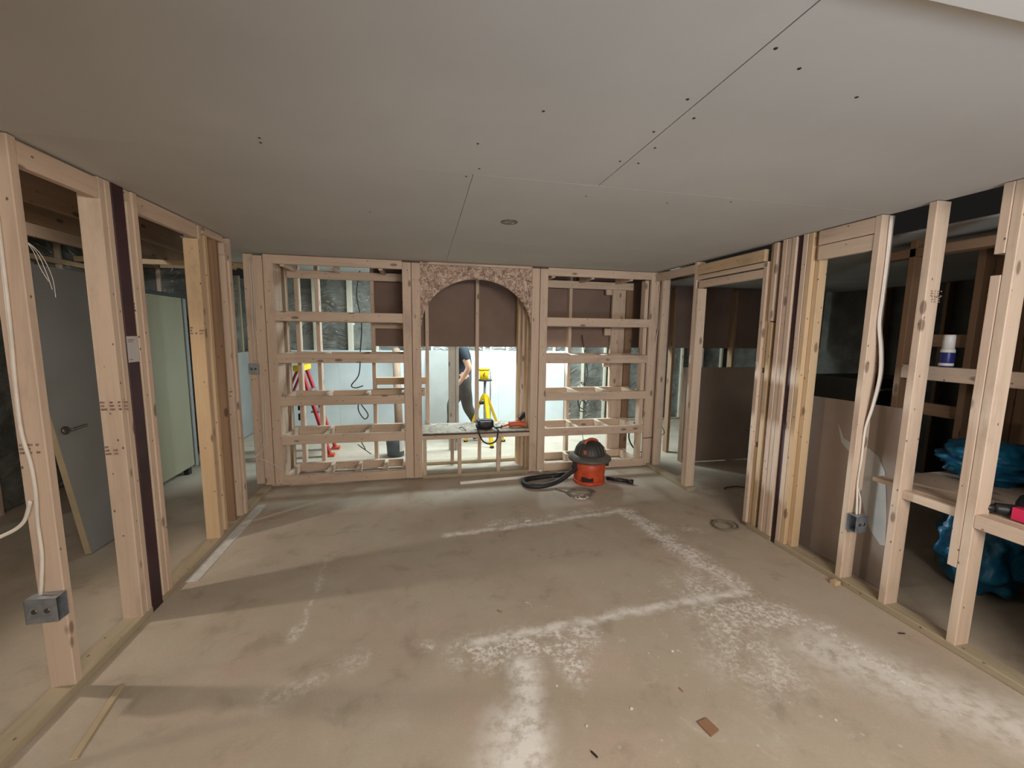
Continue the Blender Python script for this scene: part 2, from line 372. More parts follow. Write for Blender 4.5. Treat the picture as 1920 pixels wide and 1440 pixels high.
# ------------------------------------------------------------------ floor and ceiling
fl = mesh('floor', [(-4.6, -3.2, 0), (6.2, -3.2, 0), (6.2, 7.2, 0), (-4.6, 7.2, 0), (-4.6, -3.2, -.12), (6.2, -3.2, -.12), (6.2, 7.2, -.12), (-4.6, 7.2, -.12)],
          [(0, 1, 2, 3), (7, 6, 5, 4), (0, 4, 5, 1), (1, 5, 6, 2), (2, 6, 7, 3), (3, 7, 4, 0)], 'floor'); tag(fl, kind='structure')
ce = tag(empty('ceiling', (0, 0, H)), kind='structure')
def board(name, x0, x1, y0, y1, z0, z1, parent, mat): return box(name, x0, x1, y0, y1, z0, z1, parent, mat, 0.001)
for (x0, x1, y0, y1) in ((L - .03, .7985, -3.0, 1.8995), (.8015, R + .05, -3.0, 1.8995), (L - .03, .2170, 1.9005, 4.32), (.2190, R + .05, 1.9012, 3.2092), (.2190, R + .05, 3.2108, 4.32), (-1.80, L - .031, 3.70, 4.399), (-1.95, L - .031, 4.40, 5.2)):
    board('ceiling_panel', x0, x1, y0, y1, H, H + .0127, ce, 'gyp_ceiling')
for (x, y) in ((.20, 1.60), (.37, 1.33), (.83, .93), (.95, .98), (1.22, 1.05), (.76, 1.17), (.845, 1.26), (.77, 1.37), (.84, 1.48), (.77, 1.62), (.85, 1.62), (-.58, 1.78), (-.57, 1.74), (.235, 1.83), (.80, 2.05), (.19, 1.93), (1.25, 2.05), (1.55, 1.95), (-.30, 2.62)):
    lathe('screw', [(.0035, 0), (.0052, .0012), (.0052, .003)], (x, y, H - .0018), 'darkmetal', ce, 8)
bk = board('bulkhead_panel', L, R + .05, -3.0, .632, 2.10, 2.199, ce, 'gyp_ceiling')
# round ceiling box hole with bracket
cb = tag(empty('ceiling_junction_box', (.525, 2.623, H)), 'round brown junction box set in the ceiling drywall', 'junction box')
lathe('box_rim', [(.040, 0), (.052, 0), (.052, .004), (.040, .004)], (.525, 2.623, H - .0045), 'pewter', cb, 24)
lathe('box_cup', [(.0395, .0), (.036, -.001), (.010, -.0015)], (.525, 2.623, H - .002), 'chip', cb, 24)
for s in (-1, 1): lathe('box_screw', [(.004, 0), (.006, .001), (.006, .004)], (.525 + s * .022, 2.623 + .008 * s, H - .007), 'galv', cb, 8)

# ------------------------------------------------------------------ left stud wall

wl = tag(empty('wall_left', (L, 2, 0)), kind='structure')
def stud(x0, y0, parent, z0=T, z1=H - .004, w=B, d=T, mat='wood', name='stud'): return box(name, x0, x0 + w, y0, y0 + d, z0, z1, parent, mat)
box('bottom_plate', L - B, L, -0.5, 2.405, 0, T, wl, 'treated'); box('bottom_plate', L - B, L, 2.50, 4.20, 0, T, wl, 'treated')
s1 = stud(L - B, 1.90, wl); stud(L - B, 1.2, wl)
s2 = stud(L - B, 2.325, wl); stud(L - B, 2.3635, wl)
s3 = stud(L - B, 2.502, wl, z1=2.14); stud(L - B + .006, 2.540, wl)
box('blocking', L - B, L - .005, 2.502, 2.5395, 2.142, 2.196, wl)
s4 = stud(L - B, 3.165, wl, z1=2.10, mat='wood_tan'); stud(L - B - .01, 3.204, wl)
stud(L - B - .02, 3.30, wl, mat='wood_tan'); stud(L - B - .015, 3.44, wl, mat='dark_brown')
stud(L - B, 3.535, wl, z1=2.06); stud(L - B + .012, 3.574, wl, z1=2.06); s5 = stud(L - B, 3.615, wl)
box('blocking', L - B, L, 3.535, 3.612, 2.062, 2.15, wl)
box('top_plate', L - T, L, 1.939, 2.324, 2.10, 2.189, wl); box('top_plate', L - T, L, 2.579, 3.165, 2.105, 2.194, wl)
box('top_plate', L - T, L - .002, 3.242, 3.534, 2.15, 2.196, wl)
def stamp(p, u, v, w, h, parent, mat='ink', t=0.0006):
    """thin printed patch on a board face: p lower corner, u/v unit directions on the face"""
    p, u, v = Vector(p), Vector(u), Vector(v); n = u.cross(v).normalized() * t
    q = [p, p + u * w, p + u * w + v * h, p + v * h]
    mesh('grade_stamp', [a for a in q] + [a + n for a in q], [(3, 2, 1, 0), (4, 5, 6, 7), (0, 1, 5, 4), (1, 2, 6, 5), (2, 3, 7, 6), (3, 0, 4, 7)], mat, parent)
def letters(p, u, v, h, parent, n=4):
    """rows of small stamped marks"""
    p, u, v = Vector(p), Vector(u), Vector(v); x = 0
    for i in range(n):
        w = h * random.uniform(.3, .6)
        for j in range(3):
            if random.random() < .8: stamp(p + u * x + v * (h * .34 * j), u, v, w * random.uniform(.5, 1), h * .2, parent)
        x += w + h * .16
X_, Y_, Z_ = Vector((1, 0, 0)), Vector((0, 1, 0)), Vector((0, 0, 1))
letters((L - .083, 1.8997, 1.03), X_, Z_, .045, s1, 3)
letters((L - .085, 2.3247, 1.12), X_, Z_, .05, s2, 4); letters((L - .085, 2.3247, .90), X_, Z_, .05, s2, 2)
letters((L - .084, 2.5017, 1.60), X_, Z_, .05, s3, 3); letters((L - .084, 3.1647, 1.48), X_, Z_, .055, s4, 3)
letters((L - .08, 3.5347, 1.0), X_, Z_, .05, wl, 3)
# steel posts
def steel_post(x0, x1, y0, y1, label, lab=False):
    e = tag(empty('steel_post', ((x0 + x1) / 2, (y0 + y1) / 2, 0)), label, 'steel post', 'maroon steel posts in the stud walls')
    box('post_shaft', x0, x1, y0, y1, .012, 2.36, e, 'maroon', .006); box('base_plate', x0 - .0, x1 + .0, y0 - .0, y1 + .0, 0, .012, e, 'maroon')
    box('cap_plate', x0 - .02, x1 + .0, y0 - .0, y1 + .0, 2.36, 2.375, e, 'maroon')
    if lab:
        pl = box('paper_label', x1, x1 + .0008, y0 + .003, y1 - .003, 1.345, 1.475, e, 'label')
        for k, z in enumerate((1.455, 1.445, 1.357)): stamp((x1 + .0009, y0 + .01, z), Y_, Z_, .045 - .01 * k, .004, e)
    return e
steel_post(L - B, L - .002, 2.408, 2.497, 'maroon steel post in the left stud wall with a white paper label', True)
steel_post(R + .012, R + .084, 2.421, 2.466, 'maroon steel post squeezed between studs of the right wall')
# ------------------------------------------------------------------ right stud wall
wr = tag(empty('wall_right', (R, 2, 0)), kind='structure')
box('bottom_plate', R, R + B, 3.462, 4.24, 0, T, wr, 'treated'); box('bottom_plate', R, R + B, 2.467, 2.742, 0, T, wr, 'treated'); box('bottom_plate', R, R + B, .2, 2.420, 0, T, wr, 'treated')
stud(R, 3.530, wr); stud(R, 3.4905, wr, z1=1.95, w=B); stud(R + .045, 4.16, wr); 
stud(R, 2.703, wr, z1=2.06); stud(R + .02, 2.664, wr, z0=T, z1=.66, mat='wood_tan'); stud(R + .02, 2.664, wr, z0=.70, z1=1.24); stud(R + .02, 2.664, wr, z0=1.28, z1=2.19, mat='wood_tan')
stud(R + .012, 2.625, wr, z1=1.62, mat='wood_tan'); stud(R + .002, 2.625, wr, z0=1.63, z1=2.19)
stud(R, 2.546, wr); stud(R + .004, 2.5075, wr); stud(R, 2.469, wr)
stud(R, 2.382, wr); sF = stud(R + .002, 2.343, wr, mat='wood_tan'); stud(R + .03, 2.304, wr, w=.06, mat='wood_tan')
sC = stud(R, 1.925, wr); sD = stud(R, 1.670, wr); sE = stud(R, 1.355, wr); stud(R, .85, wr)
box('scab_board', R - .001, R + .137, 1.393, 1.431, 1.895, 2.196, wr)
box('scab_board', R - .0, R + .075, 1.3935, 1.4315, .42, 1.80, wr, 'wood')
# door header above the opening and the plates
box('header', R, R + T, 2.743, 3.529, 2.075, 2.164, wr, 'wood_tan'); box('header', R, R + B, 2.703, 3.529, 2.03, 2.068, wr, 'wood')
box('header', R, R + T, 2.742, 3.49, 1.953, 2.018, wr, 'wood'); box('top_plate', R, R + T, 3.569, 4.24, 2.10, 2.178, wr)
box('header', R, R + T, 1.963, 2.303, 2.105, 2.194, wr, 'wood'); box('header', R + .004, R + T, 1.963, 2.303, 2.012, 2.101, wr, 'wood')
# blocking with the small bench behind
box('blocking', R + .02, R + .058, 1.394, 1.669, .655, .70, wr); box('blocking', R + .0, R + .058, .3, 1.354, .64, .705, wr)
for k, (y, zz, n) in enumerate(((1.672, 1.73, 4), (1.675, 1.70, 3))): letters((R + .03 + .01 * k, 1.6697, zz), X_, Z_, .035, sD, n)

# ------------------------------------------------------------------ built-in shelf frames at the end of the room
DB = 4.69
def shelf_frame(x0, x1, levels, rungs, label, topmat='wood'):
    e = tag(empty('shelf_frame', ((x0 + x1) / 2, D, 0)), label, 'shelf frame', 'open timber shelf frames')
    for z in levels:
        box('front_rail', x0, x1, D, D + T, z - B, z, e); box('back_rail', x0, x1, DB - T, DB, z - B, z, e)
        for x in (rungs[1] if z < .2 else rungs[0]): box('crosspiece', x, x + T, D + T, DB - T, z - B, z, e)
    box('top_rail', x0, x1, D, D + T, H - .085, H - .004, e); box('top_rail', x0, x1, DB - T, DB, H - .16, H - .078, e)
    for x in (x0 + .05, (x0 + x1) / 2 - .1, (x0 + x1) / 2 + .35): box('crosspiece', x, x + T, D + T, DB - T, H - .10, H - .02, e)
    return e
sl = shelf_frame(-1.345, -.204, (1.69, 1.295, .885, .505, .105), ((-1.343, -.985, -.60, -.244), (-1.343, -.99, -.71, -.44, -.244)), 'open timber shelf frame left of the arch')
for i, (x, z0) in enumerate(((-1.60, .035), (-1.514, .03), (-1.4270, .03))): box('post', x, x + .0815, D - .0 + (.03 if i == 0 else 0), D + T + (.03 if i == 0 else 0), z0, H - .02 + (.016 if i != 1 else 0), sl)
box('gap_block_stud', -1.474, -1.388, D + .042, D + .08, 0, H - .03, sl)  # added behind the post gap so no light from the far room leaks through
for k in range(4): box('side_stud', -1.385, -1.3465, D + .043 + k * .095, D + .043 + k * .095 + B, .0, H - .005, sl, 'wood' if k != 2 else 'dark_brown')
sr = shelf_frame(1.272, 2.456, (1.685, 1.288, .882, .488, .095), ((1.275, 1.645, 2.005, 2.34), (1.275, 1.62, 2.005, 2.36)), 'open timber shelf frame right of the arch by the vacuum')
for x, y in ((2.457, D), (2.5425, D + .012)): box('post', x, x + .084, y, y + T, .012, H - .005, sr)
box('post', 2.41, 2.455, D + .045, D + .134, .0, H - .09, sr)
for x, y, m in ((2.215, 4.60, 'wood'), (2.305, 4.615, 'wood'), (2.395, 4.60, 'dark_brown')):
    box('side_stud', x, x + .087, y + .092, y + .13, .0, H - .11, sr, m)
for z in (1.98, 1.50, 1.12, .70): box('blocking', 2.13, 2.212, DB + .005, DB + .043, z, z + .085, sr)
ar = tag(empty('arch_frame', (.535, D, 0)), 'arched strand-board niche frame with a low bench between the shelf frames', 'arch frame')
for x in (-.203, -.1145, 1.101, 1.1895): box('post', x, x + .083, D - .002, D + T, .022, H - .02, ar)
for k in range(4):
    box('side_stud', -.073, -.035, D + .043 + k * .098, D + .043 + k * .098 + B, 0, H - .12, ar, 'wood_tan' if k % 2 else 'wood')
    xx = (1.106, 1.088, 1.062, 1.035)[k]; box('side_stud', xx, xx + .038, D + .043 + k * .098, D + .043 + k * .098 + B, 0, H - .12, ar, 'wood_tan' if k % 2 else 'wood')
for x in (-.161, 1.147): box('gap_block_stud', x, x + .08, D + .042, D + .08, 0, H - .03, ar)  # added behind the post gaps to keep them dark
box('top_rail', -.03, 1.098, D - .004, D + T, H - .03, H - .003, ar)
# arch panel
cx_, a_, b_, zs = .535, .566, .505, 1.54
poly = [(-.031, H - .032), (-.031, zs)]
for k in range(0, 41):
    th = math.pi - math.pi * k / 40; poly.append((cx_ + a_ * math.copysign(abs(math.cos(th)) ** .94, math.cos(th)), zs + b_ * abs(math.sin(th)) ** .94))
poly += [(1.099, zs), (1.099, H - .032)]
def arch_mesh(y0, y1, mat, name):
    # strip of quads between the curve and the straight outline
    n = 60; vs, fs = [], []
    for i in range(n + 1):
        x = -.031 + 1.13 * i / n; t = min(1, abs((x - cx_) / (a_ - .002))); z = zs + b_ * (1 - t ** 2.05) ** .5 if t < 1 else zs
        for y in (y0, y1): vs += [(x, y, z), (x, y, H - .032)]
    for i in range(n):
        a = i * 4; b = a + 4
        fs += [(a, b, b + 1, a + 1), (a + 3, b + 3, b + 2, a + 2), (a + 2, b + 2, b, a), (a + 1, b + 1, b + 3, a + 3)]
    fs += [(0, 1, 3, 2), (n * 4 + 2, n * 4 + 3, n * 4 + 1, n * 4)]
    return mesh(name, vs, fs, mat, ar)
arch_mesh(D - .001, D + .017, 'osb', 'arch_panel')
# bench
box('bench_top', -.03, 1.10, D - .004, 4.72, .458, .480, ar, 'bench'); box('bench_edge', -.028, 1.098, D - .012, D - .004, .459, .471, ar, 'darkmetal')
box('bench_rail', -.03, 1.10, D, D + T, .412, .457, ar); box('bench_rail', -.03, 1.10, DB - T, DB, .368, .457, ar)
box('floor_rail', -.03, 1.10, D + .002, D + .002 + T, 0, .036, ar, 'treated'); box('floor_rail', -.03, 1.10, DB, DB + B, 0, .036, ar, 'treated')
for x, y in ((.33, D + .002), (.745, D + .002), (-.028, D + .002), (.28, DB - T), (.60, DB - T + .05), (.83, DB - T)):
    box('cripple_stud', x, x + T, y, y + T, .036, .41 if y < 4.4 else .366, ar)
box('joist_block', .30, .72, 4.60, 4.638, .33, .41, ar)
# ------------------------------------------------------------------ partition right behind with brown-backed drywall above
wb = tag(empty('wall_back', (1, 4.75, 0)), kind='structure')
for x in (-1.30, -1.105, -.556, .012, .570, 1.672, 2.236): box('stud', x, x + T, 4.70, 4.789, 0.0 if x not in (.57, .012) else .482, H + .04, wb, 'wood')
for x in (3.05, 3.92, 4.6): box('stud', x, x + T, 4.70, 4.789, 0, 2.09, wb, 'dark_brown')
box('top_plate', -1.35, 5.2, 4.70, 4.789, H + .041, H + .079, wb)
for x0, x1 in ((-.52, .5885), (.5892, 1.6905), (1.6912, 3.068), (3.0688, 3.938), (3.9388, 5.4)): board('drywall_panel', x0, x1, 4.790, 4.8027, 1.352, 2.32, wb, 'gyp_brown')
box('blocking', -.517, -.15, 4.70, 4.789, 1.545, 1.60, wb); box('blocking', -.517, .01, 4.70, 4.789, .935, 1.01, wb, 'wood_tan'); box('blocking', -.517, .0, 4.70, 4.789, .80, .888, wb, 'wood_tan')
# low sheet in the right room
wp = tag(empty('wall_right_room', (3.6, 4.3, 0)), kind='structure')
board('drywall_panel', 2.98, 4.2, 4.28, 4.2927, .008, 1.145, wp, 'gyp_taupe')
for x in (3.0, 3.6, 4.15): box('stud', x, x + T, 4.2935, 4.3825, .0, 1.14, wp, 'dark_brown')
# ------------------------------------------------------------------ outer wall of the bright room
wf = tag(empty('wall_far', (1, 6.65, 0)), kind='structure'); YF = 6.62
for x0, x1 in ((-1.93, -1.262), (-1.260, -.042), (-.040, 1.178), (1.180, 2.30)): board('drywall_panel', x0, x1, YF - .013, YF, .012, 1.225, wf, 'gyp_blue')
xs = [-1.98, -1.60, -1.12, -.72, -.31, .10, .50, .92, 1.30, 1.72, 2.10, 2.34, 2.62, 3.02, 3.42, 3.70, 4.12, 4.5, 4.9, 5.3]
for i, x in enumerate(xs):
    box('stud', x, x + (T if i not in (1, 2) else .075), YF + .001, YF + .09, .0, 2.34, wf, 'pale_wood')
    if i + 1 < len(xs):
        x2 = xs[i + 1] - .001; a = x + T + .001 if i not in (1, 2) else x + .076
        wrinkled('vapour_barrier', (a, YF + .05, 1.2 if x < 2.3 else .05), (x2 - a, 0, 0), (0, 0, 1.1 if x < 2.3 else 2.25), 12, 30, .022, wf, i, freq=3)
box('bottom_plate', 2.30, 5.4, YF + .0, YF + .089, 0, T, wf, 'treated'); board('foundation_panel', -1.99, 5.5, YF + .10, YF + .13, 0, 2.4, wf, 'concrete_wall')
board('overhead_panel', -2.5, 5.4, 4.81, YF + .1, 2.36, 2.38, wf, 'gyp_blue')
# ------------------------------------------------------------------ left room walls
wo = tag(empty('wall_outer_left', (-3.3, 3, 0)), kind='structure'); XL = -3.35
ys = [1.6, 2.2, 2.8, 3.4, 3.95, 4.35, 4.80, 5.2, 5.55]
for i, y in enumerate(ys):
    box('stud', XL - B, XL, y, y + T, 0, 2.55, wo, 'wood')
    if i + 1 < len(ys): wrinkled('vapour_barrier', (XL - .03, y + T, .02), (0, ys[i + 1] - y - T, 0), (0, 0, 2.5), 12, 36, .03, wo, 40 + i, freq=3)
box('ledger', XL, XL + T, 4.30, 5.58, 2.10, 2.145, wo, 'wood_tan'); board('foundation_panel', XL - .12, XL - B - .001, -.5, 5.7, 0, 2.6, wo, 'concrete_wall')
# return wall and the short wall beyond the corridor
for i, x in enumerate((-3.34, -3.0, -2.70, -2.52)):
    box('stud', x, x + T, 5.60, 5.689, 0, 2.45, wo)
    if i < 3: wrinkled('vapour_barrier', (x + T, 5.63, .02), ((-3.0, -2.70, -2.52)[i] - x - T, 0, 0), (0, 0, 2.4), 10, 30, .03, wo, 60 + i, freq=3)
box('ledger', -3.3, -2.5, 5.56, 5.598, 2.20, 2.25, wo, 'wood_tan')
board('drywall_panel', -2.490, -2.477, 5.70, 7.15, .012, 1.20, wo, 'gyp_grey')
for y in (5.70, 6.1, 6.5, 6.9): box('stud', -2.58, -2.491, y, y + T, 0, 2.25, wo, 'treated')
for i, y in enumerate((5.74, 6.14, 6.54)): wrinkled('vapour_barrier', (-2.52, y, 1.18), (0, .36, 0), (0, 0, 1.05), 10, 20, .025, wo, 70 + i, freq=3)
# joists over the left room
jo = tag(empty('ceiling_left_room', (-2.4, 3, 2.2)), kind='structure')
for x in (-2.16, -2.56, -2.96): box('joist', x, x + T, .5, 5.5, 2.20, 2.385, jo, 'dark_brown')
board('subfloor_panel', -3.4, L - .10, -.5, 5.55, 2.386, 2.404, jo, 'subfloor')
box('joist', -3.3, -1.55, 4.9, 4.938, 2.15, 2.199, jo, 'wood_tan')
# right room ceiling and walls, near wall
ro = tag(empty('wall_outer_right', (5.5, 2, 0)), kind='structure')
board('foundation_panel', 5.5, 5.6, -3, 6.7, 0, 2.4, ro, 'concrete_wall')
for y in (1.6, 2.2, 2.8, 3.4, 4.0): box('stud', 5.40, 5.489, y, y + T, 0, 2.1, ro, 'dark_brown')
rc = tag(empty('ceiling_right_room', (4, 2, 2.1)), kind='structure')
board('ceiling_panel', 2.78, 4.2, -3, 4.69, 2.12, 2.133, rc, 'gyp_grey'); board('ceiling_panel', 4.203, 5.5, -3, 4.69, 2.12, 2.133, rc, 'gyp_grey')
board('drywall_panel', R + .09, R + .103, -3.02, .98, 0, 2.19, wr, 'near_wall')  # unseen sheet added to keep the main light out of the right room
nw = tag(empty('wall_near', (0, -3.0, 0)), kind='structure')
board('drywall_panel', -4.5, .5, -3.05, -3.03, 0, 2.4, nw, 'near_wall'); board('drywall_panel', .503, 5.5, -3.05, -3.03, 0, 2.4, nw, 'near_wall')
# second stud frame of the right room
w2 = tag(empty('wall_closet', (3.02, 1.8, 0)), kind='structure')
box('stud', 3.0, 3.089, 2.085, 2.123, 0, 2.19, w2, 'dark_brown'); box('rail', 3.0, 3.038, .9, 2.084, 1.265, 1.35, w2, 'wood')
box('stud', 3.40, 3.49, 1.98, 2.018, 0, 2.11, w2, 'dark_brown'); box('top_plate', 3.0, 3.09, .5, 2.3, 2.02, 2.075, w2, 'dark_brown')
for k in range(4): box('side_board', 3.50, 3.538, 1.62 + k * .092, 1.62 + k * .092 + B, 0, 2.11, w2, 'dark_brown')
for z in (1.46, .98): box('blocking', 3.46, 3.498, 2.019, 2.25, z, z + .085, w2, 'dark_brown')
# ------------------------------------------------------------------ things in the room
def V(*a): return Vector(a)
# wet/dry vacuum
vc = (1.655, 3.90, 0)
va = tag(empty('shop_vacuum', vc), 'orange and charcoal shop vacuum on the floor before the right shelf frame', 'vacuum')
tank = lathe('tank', [(.135, .012), (.150, .016), (.156, .05), (.164, .16), (.168, .235), (.150, .236)], vc, 'vac_orange', va, 40)
lathe('tank_base', [(.10, 0), (.158, 0), (.165, .014), (.160, .030), (.150, .031)], vc, 'vac_orange', va, 40)
lathe('lid_skirt', [(.150, .225), (.214, .236), (.222, .250), (.212, .268), (.165, .295), (.10, .296)], vc, 'vac_grey', va, 40)
dome = lathe('motor_dome', [(.160, .285), (.158, .31), (.142, .36), (.110, .405), (.07, .425), (.02, .430)], vc, 'vac_dome', va, 40)
for k in range(9):
    a = math.pi * (.15 + .7 * k / 8) + math.pi
    p = [(vc[0] + r * math.cos(a), vc[1] + r * math.sin(a), z) for r, z in ((.163, .30), (.160, .33), (.146, .365), (.12, .395))]
    tube('vent_rib', p, .0035, 'vac_grey', dome, 6)
tube('handle', [(vc[0] - .075, vc[1] - .05, .40), (vc[0] - .06, vc[1] - .045, .436), (vc[0] + .0, vc[1] - .02, .452), (vc[0] + .065, vc[1] - .01, .434), (vc[0] + .085, vc[1], .395)], .013, 'orange', dome, 10)
bx = box('switch_panel', vc[0] - .115, vc[0] - .085, vc[1] - .128, vc[1] - .115, .325, .362, dome, 'orange')
box('latch', vc[0] + .150, vc[0] + .192, vc[1] - .06, vc[1] - .01, .17, .25, va, 'black'); box('latch', vc[0] - .19, vc[0] - .150, vc[1] - .06, vc[1] - .01, .17, .25, va, 'black')
prism('badge', [(vc[0] - .13, .055), (vc[0] - .02, .045), (vc[0] - .02, .085), (vc[0] - .05, .075), (vc[0] - .13, .095)], 1, vc[1] - .168, vc[1] - .128, 'black', tank)
lathe('inlet_port', [(.034, 0), (.036, .04), (.030, .06)], (vc[0] - .16, vc[1] - .02, .14), 'black', va, 16)
hp = catmull([(1.52, 3.865, .17), (1.44, 3.84, .13), (1.30, 3.80, .06), (1.13, 3.76, .033), (1.00, 3.78, .032), (.955, 3.87, .032), (1.00, 3.96, .032), (1.12, 4.00, .032), (1.30, 4.02, .034), (1.46, 4.02, .04)], 22)
tube('hose', hp, [.024 + .0028 * (i % 2) for i in range(len(hp))], 'blackrub', va, 12, False)
wd = tag(empty('vacuum_wand', (1.95, 3.79, 0)), 'black plastic wand lying on the floor right of the vacuum', 'wand')
tube('wand_tube', [(1.845, 3.875, .026), (2.02, 3.752, .026)], .021, 'black', wd, 14, False); tube('wand_cuff', [(2.02, 3.752, .026), (2.065, 3.721, .026)], .0255, 'black', wd, 14, False)

def coil(name, c, rx, ry, turns, r, mat, label, seed, lift=.004, tail=None, cat='cable'):
    rnd = random.Random(seed); pts = []; n = int(14 * turns)
    for i in range(n + 1):
        a = 2 * math.pi * i / 14; k = 1 + .12 * math.sin(a * .37 + seed) + rnd.uniform(-.03, .03)
        pts.append((c[0] + rx * k * math.cos(a) + .02 * math.sin(i * .21 + seed), c[1] + ry * k * math.sin(a), r + lift * abs(math.sin(i * .8)) + .004 * (i / 14)))
    if tail: pts += tail
    o = tube(name, pts, r, mat, None, 6, True, 3); return tag(o, label, cat)
coil('cable_coil', (1.44, 3.58), .125, .10, 2.6, .006, 'grey_cable', 'loose coil of grey cable on the floor in front of the vacuum', 1, tail=[(1.30, 3.66, .006), (1.24, 3.73, .006), (1.28, 3.66, .006)])
coil('cable_coil', (1.42, 3.47), .055, .04, 1.7, .006, 'white_cable', 'small loop of whitish wire at the near edge of the grey cable coil', 3)
coil('cable_coil', (2.33, 2.735), .085, .075, 2.2, .005, 'grey_cable', 'round loop of cable on the floor beside the right door opening', 5, tail=[(2.30, 2.84, .006), (2.42, 2.80, .01), (2.48, 2.77, .012)])
coil('cable_coil', (3.0, 3.42), .10, .05, 0.55, .005, 'black', 'short dark arc of hose on the floor beyond the right door opening', 8)
tube_o = tube('loose_wire', [(1.16, 4.12, .03), (1.25, 4.08, .035), (1.34, 4.02, .06), (1.42, 4.03, .03), (1.33, 4.10, .05), (1.25, 4.06, .04), (1.30, 3.98, .035)], .005, 'grey_cable'); tag(tube_o, 'brown twisted wire lying on the white strip left of the vacuum', 'wire')
# strips, sticks and scraps on the floor
def strip(name, p, q, w, h, mat, label, cat, z=0.0):
    p, q = Vector(p), Vector(q); o = beam_to(name, (p.x, p.y, z + h / 2 + .0005), (q.x, q.y, z + h / 2 + .0005), w, h, None, mat, (0, 0, 1)); return tag(o, label, cat)
strip('metal_strip', (-1.392, 2.684), (-1.40, 3.82), .07, .004, 'alu', 'flat pale metal strip lying along the left bottom plate', 'strip')
strip('wood_stick', (-1.282, 1.90), (-1.230, 1.577), .024, .008, 'door_edge', 'thin pale wood stick on the floor at lower left', 'stick')
fs_ = tag(empty('metal_angle', (.9, 4.1, 0)), 'long white metal angle strip lying on the floor under the arch bench', 'strip')
q1 = beam_to('angle_flange', (.337, 4.045, .003), (1.49, 4.150, .003), .055, .004, fs_, 'white_metal', (0, 0, 1)); beam_to('angle_lip', (.337, 4.020, .016), (1.49, 4.125, .016), .003, .028, fs_, 'white_metal', (0, 0, 1))
ch = mesh('wood_chip', [(1.034, 1.27, .001), (1.082, 1.279, .001), (1.096, 1.226, .001), (1.048, 1.21, .001), (1.034, 1.27, .008), (1.082, 1.279, .008), (1.096, 1.226, .008), (1.048, 1.21, .008)], [(3, 2, 1, 0), (4, 5, 6, 7), (0, 1, 5, 4), (1, 2, 6, 5), (2, 3, 7, 6), (3, 0, 4, 7)], 'chip'); tag(ch, 'small brown board offcut lying on the near floor', 'offcut')
def twig(pts, r, mat, label, cat): return tag(tube('floor_scrap', pts, r, mat, None, 6), label, cat)
twig([(.578, 1.246, .004), (.592, 1.221, .004)], .0035, 'darkmetal', 'short dark nail-like scrap on the near floor left of the offcut', 'scrap')
twig([(.543, 2.114, .003), (.56, 2.10, .004), (.566, 2.075, .003), (.562, 2.062, .003)], .003, 'white_cable', 'short curled white wire scrap in the middle of the floor', 'scrap')
twig([(.375, 2.075, .003), (.395, 2.058, .003)], .004, 'chip', 'tiny dark crumb beside the curled white wire scrap', 'scrap')
twig([(.775, 3.10, .004), (.83, 3.112, .004)], .006, 'alu', 'small pale scrap lying on the far dust line', 'scrap')
twig([(2.38, 1.512, .003), (2.41, 1.503, .003)], .003, 'darkmetal', 'dark nail on the floor near the right bottom plate', 'scrap')
twig([(1.06, 1.43, .003), (1.065, 1.41, .003)], .003, 'chip', 'tiny brown splinter on the floor behind the offcut', 'scrap')
tag(box('wood_block', 2.442, 2.482, 1.905, 1.94, .0005, .03, None, 'wood_tan'), 'small wood block on the floor against the right bottom plate', 'block')
rnd = random.Random(11)
for k in range(16):
    x, y = (rnd.uniform(.5, 1.95), rnd.uniform(1.15, 2.0)); s = rnd.uniform(.003, .008)
    pts = [(x + s * rnd.uniform(.6, 1.2) * math.cos(a), y + s * rnd.uniform(.6, 1.2) * math.sin(a)) for a in (0, 1.3, 2.4, 3.7, 5)]
    o = prism('plaster_crumb', pts, 2, .0005, .0005 + s * .5, 'gyp_edge'); tag(o, 'tiny white plaster crumb scattered on the near floor', 'crumb', 'plaster crumbs on the floor')
# electrical boxes and cables
def elec_box(c, w, d, h, label, face):
    e = tag(empty('electrical_box', c), label, 'electrical box', 'metal electrical boxes on the studs')
    x0, x1, y0, y1, z0, z1 = c[0] - w / 2, c[0] + w / 2, c[1] - d / 2, c[1] + d / 2, c[2] - h / 2, c[2] + h / 2; t = .002
    if face == 'x':   # open side towards the room
        s = 1 if c[0] < 0 else -1; xb = x0 if s > 0 else x1 - t
        box('box_back', xb, xb + t, y0, y1, z0, z1, e, 'galv')
    else: box('box_back', x0, x1, y1 - t, y1, z0, z1, e, 'galv')
    box('box_side', x0, x1, y0, y0 + t, z0, z1, e, 'galv'); box('box_side', x0, x1, y0, y1, z0, z0 + t, e, 'galv'); box('box_side', x0, x1, y0, y1, z1 - t, z1, e, 'galv')
    if face == 'x': box('box_side', x0, x1, y1 - t, y1, z0, z1, e, 'galv')
    else: box('box_side', x0, x0 + t, y0, y1, z0, z1, e, 'galv'); box('box_side', x1 - t, x1, y0, y1, z0, z1, e, 'galv')
    for k in (-1, 1):
        a = lathe('knockout', [(.004, 0), (.010, .0), (.010, .0012), (.004, .0012)], (0, 0, 0), 'pewter', e, 12); a.rotation_euler = (math.pi / 2, 0, 0); a.location = Vector((c[0] + k * w * .2, y0 - .0002, c[2])) 
        a.matrix_parent_inverse = Matrix.Translation(Vector(c)).inverted()
    return e
elec_box((-1.482, 1.872, .41), .105, .052, .10, 'grey metal electrical box low on the nearest left stud', 'x')
elec_box((2.535, 1.893, .412), .085, .058, .10, 'grey metal electrical box low on a right wall stud under two cables', 'x')
elec_box((-1.545, 4.250, 1.155), .085, .05, .095, 'grey metal electrical box on the posts left of the left shelf frame', 'y')
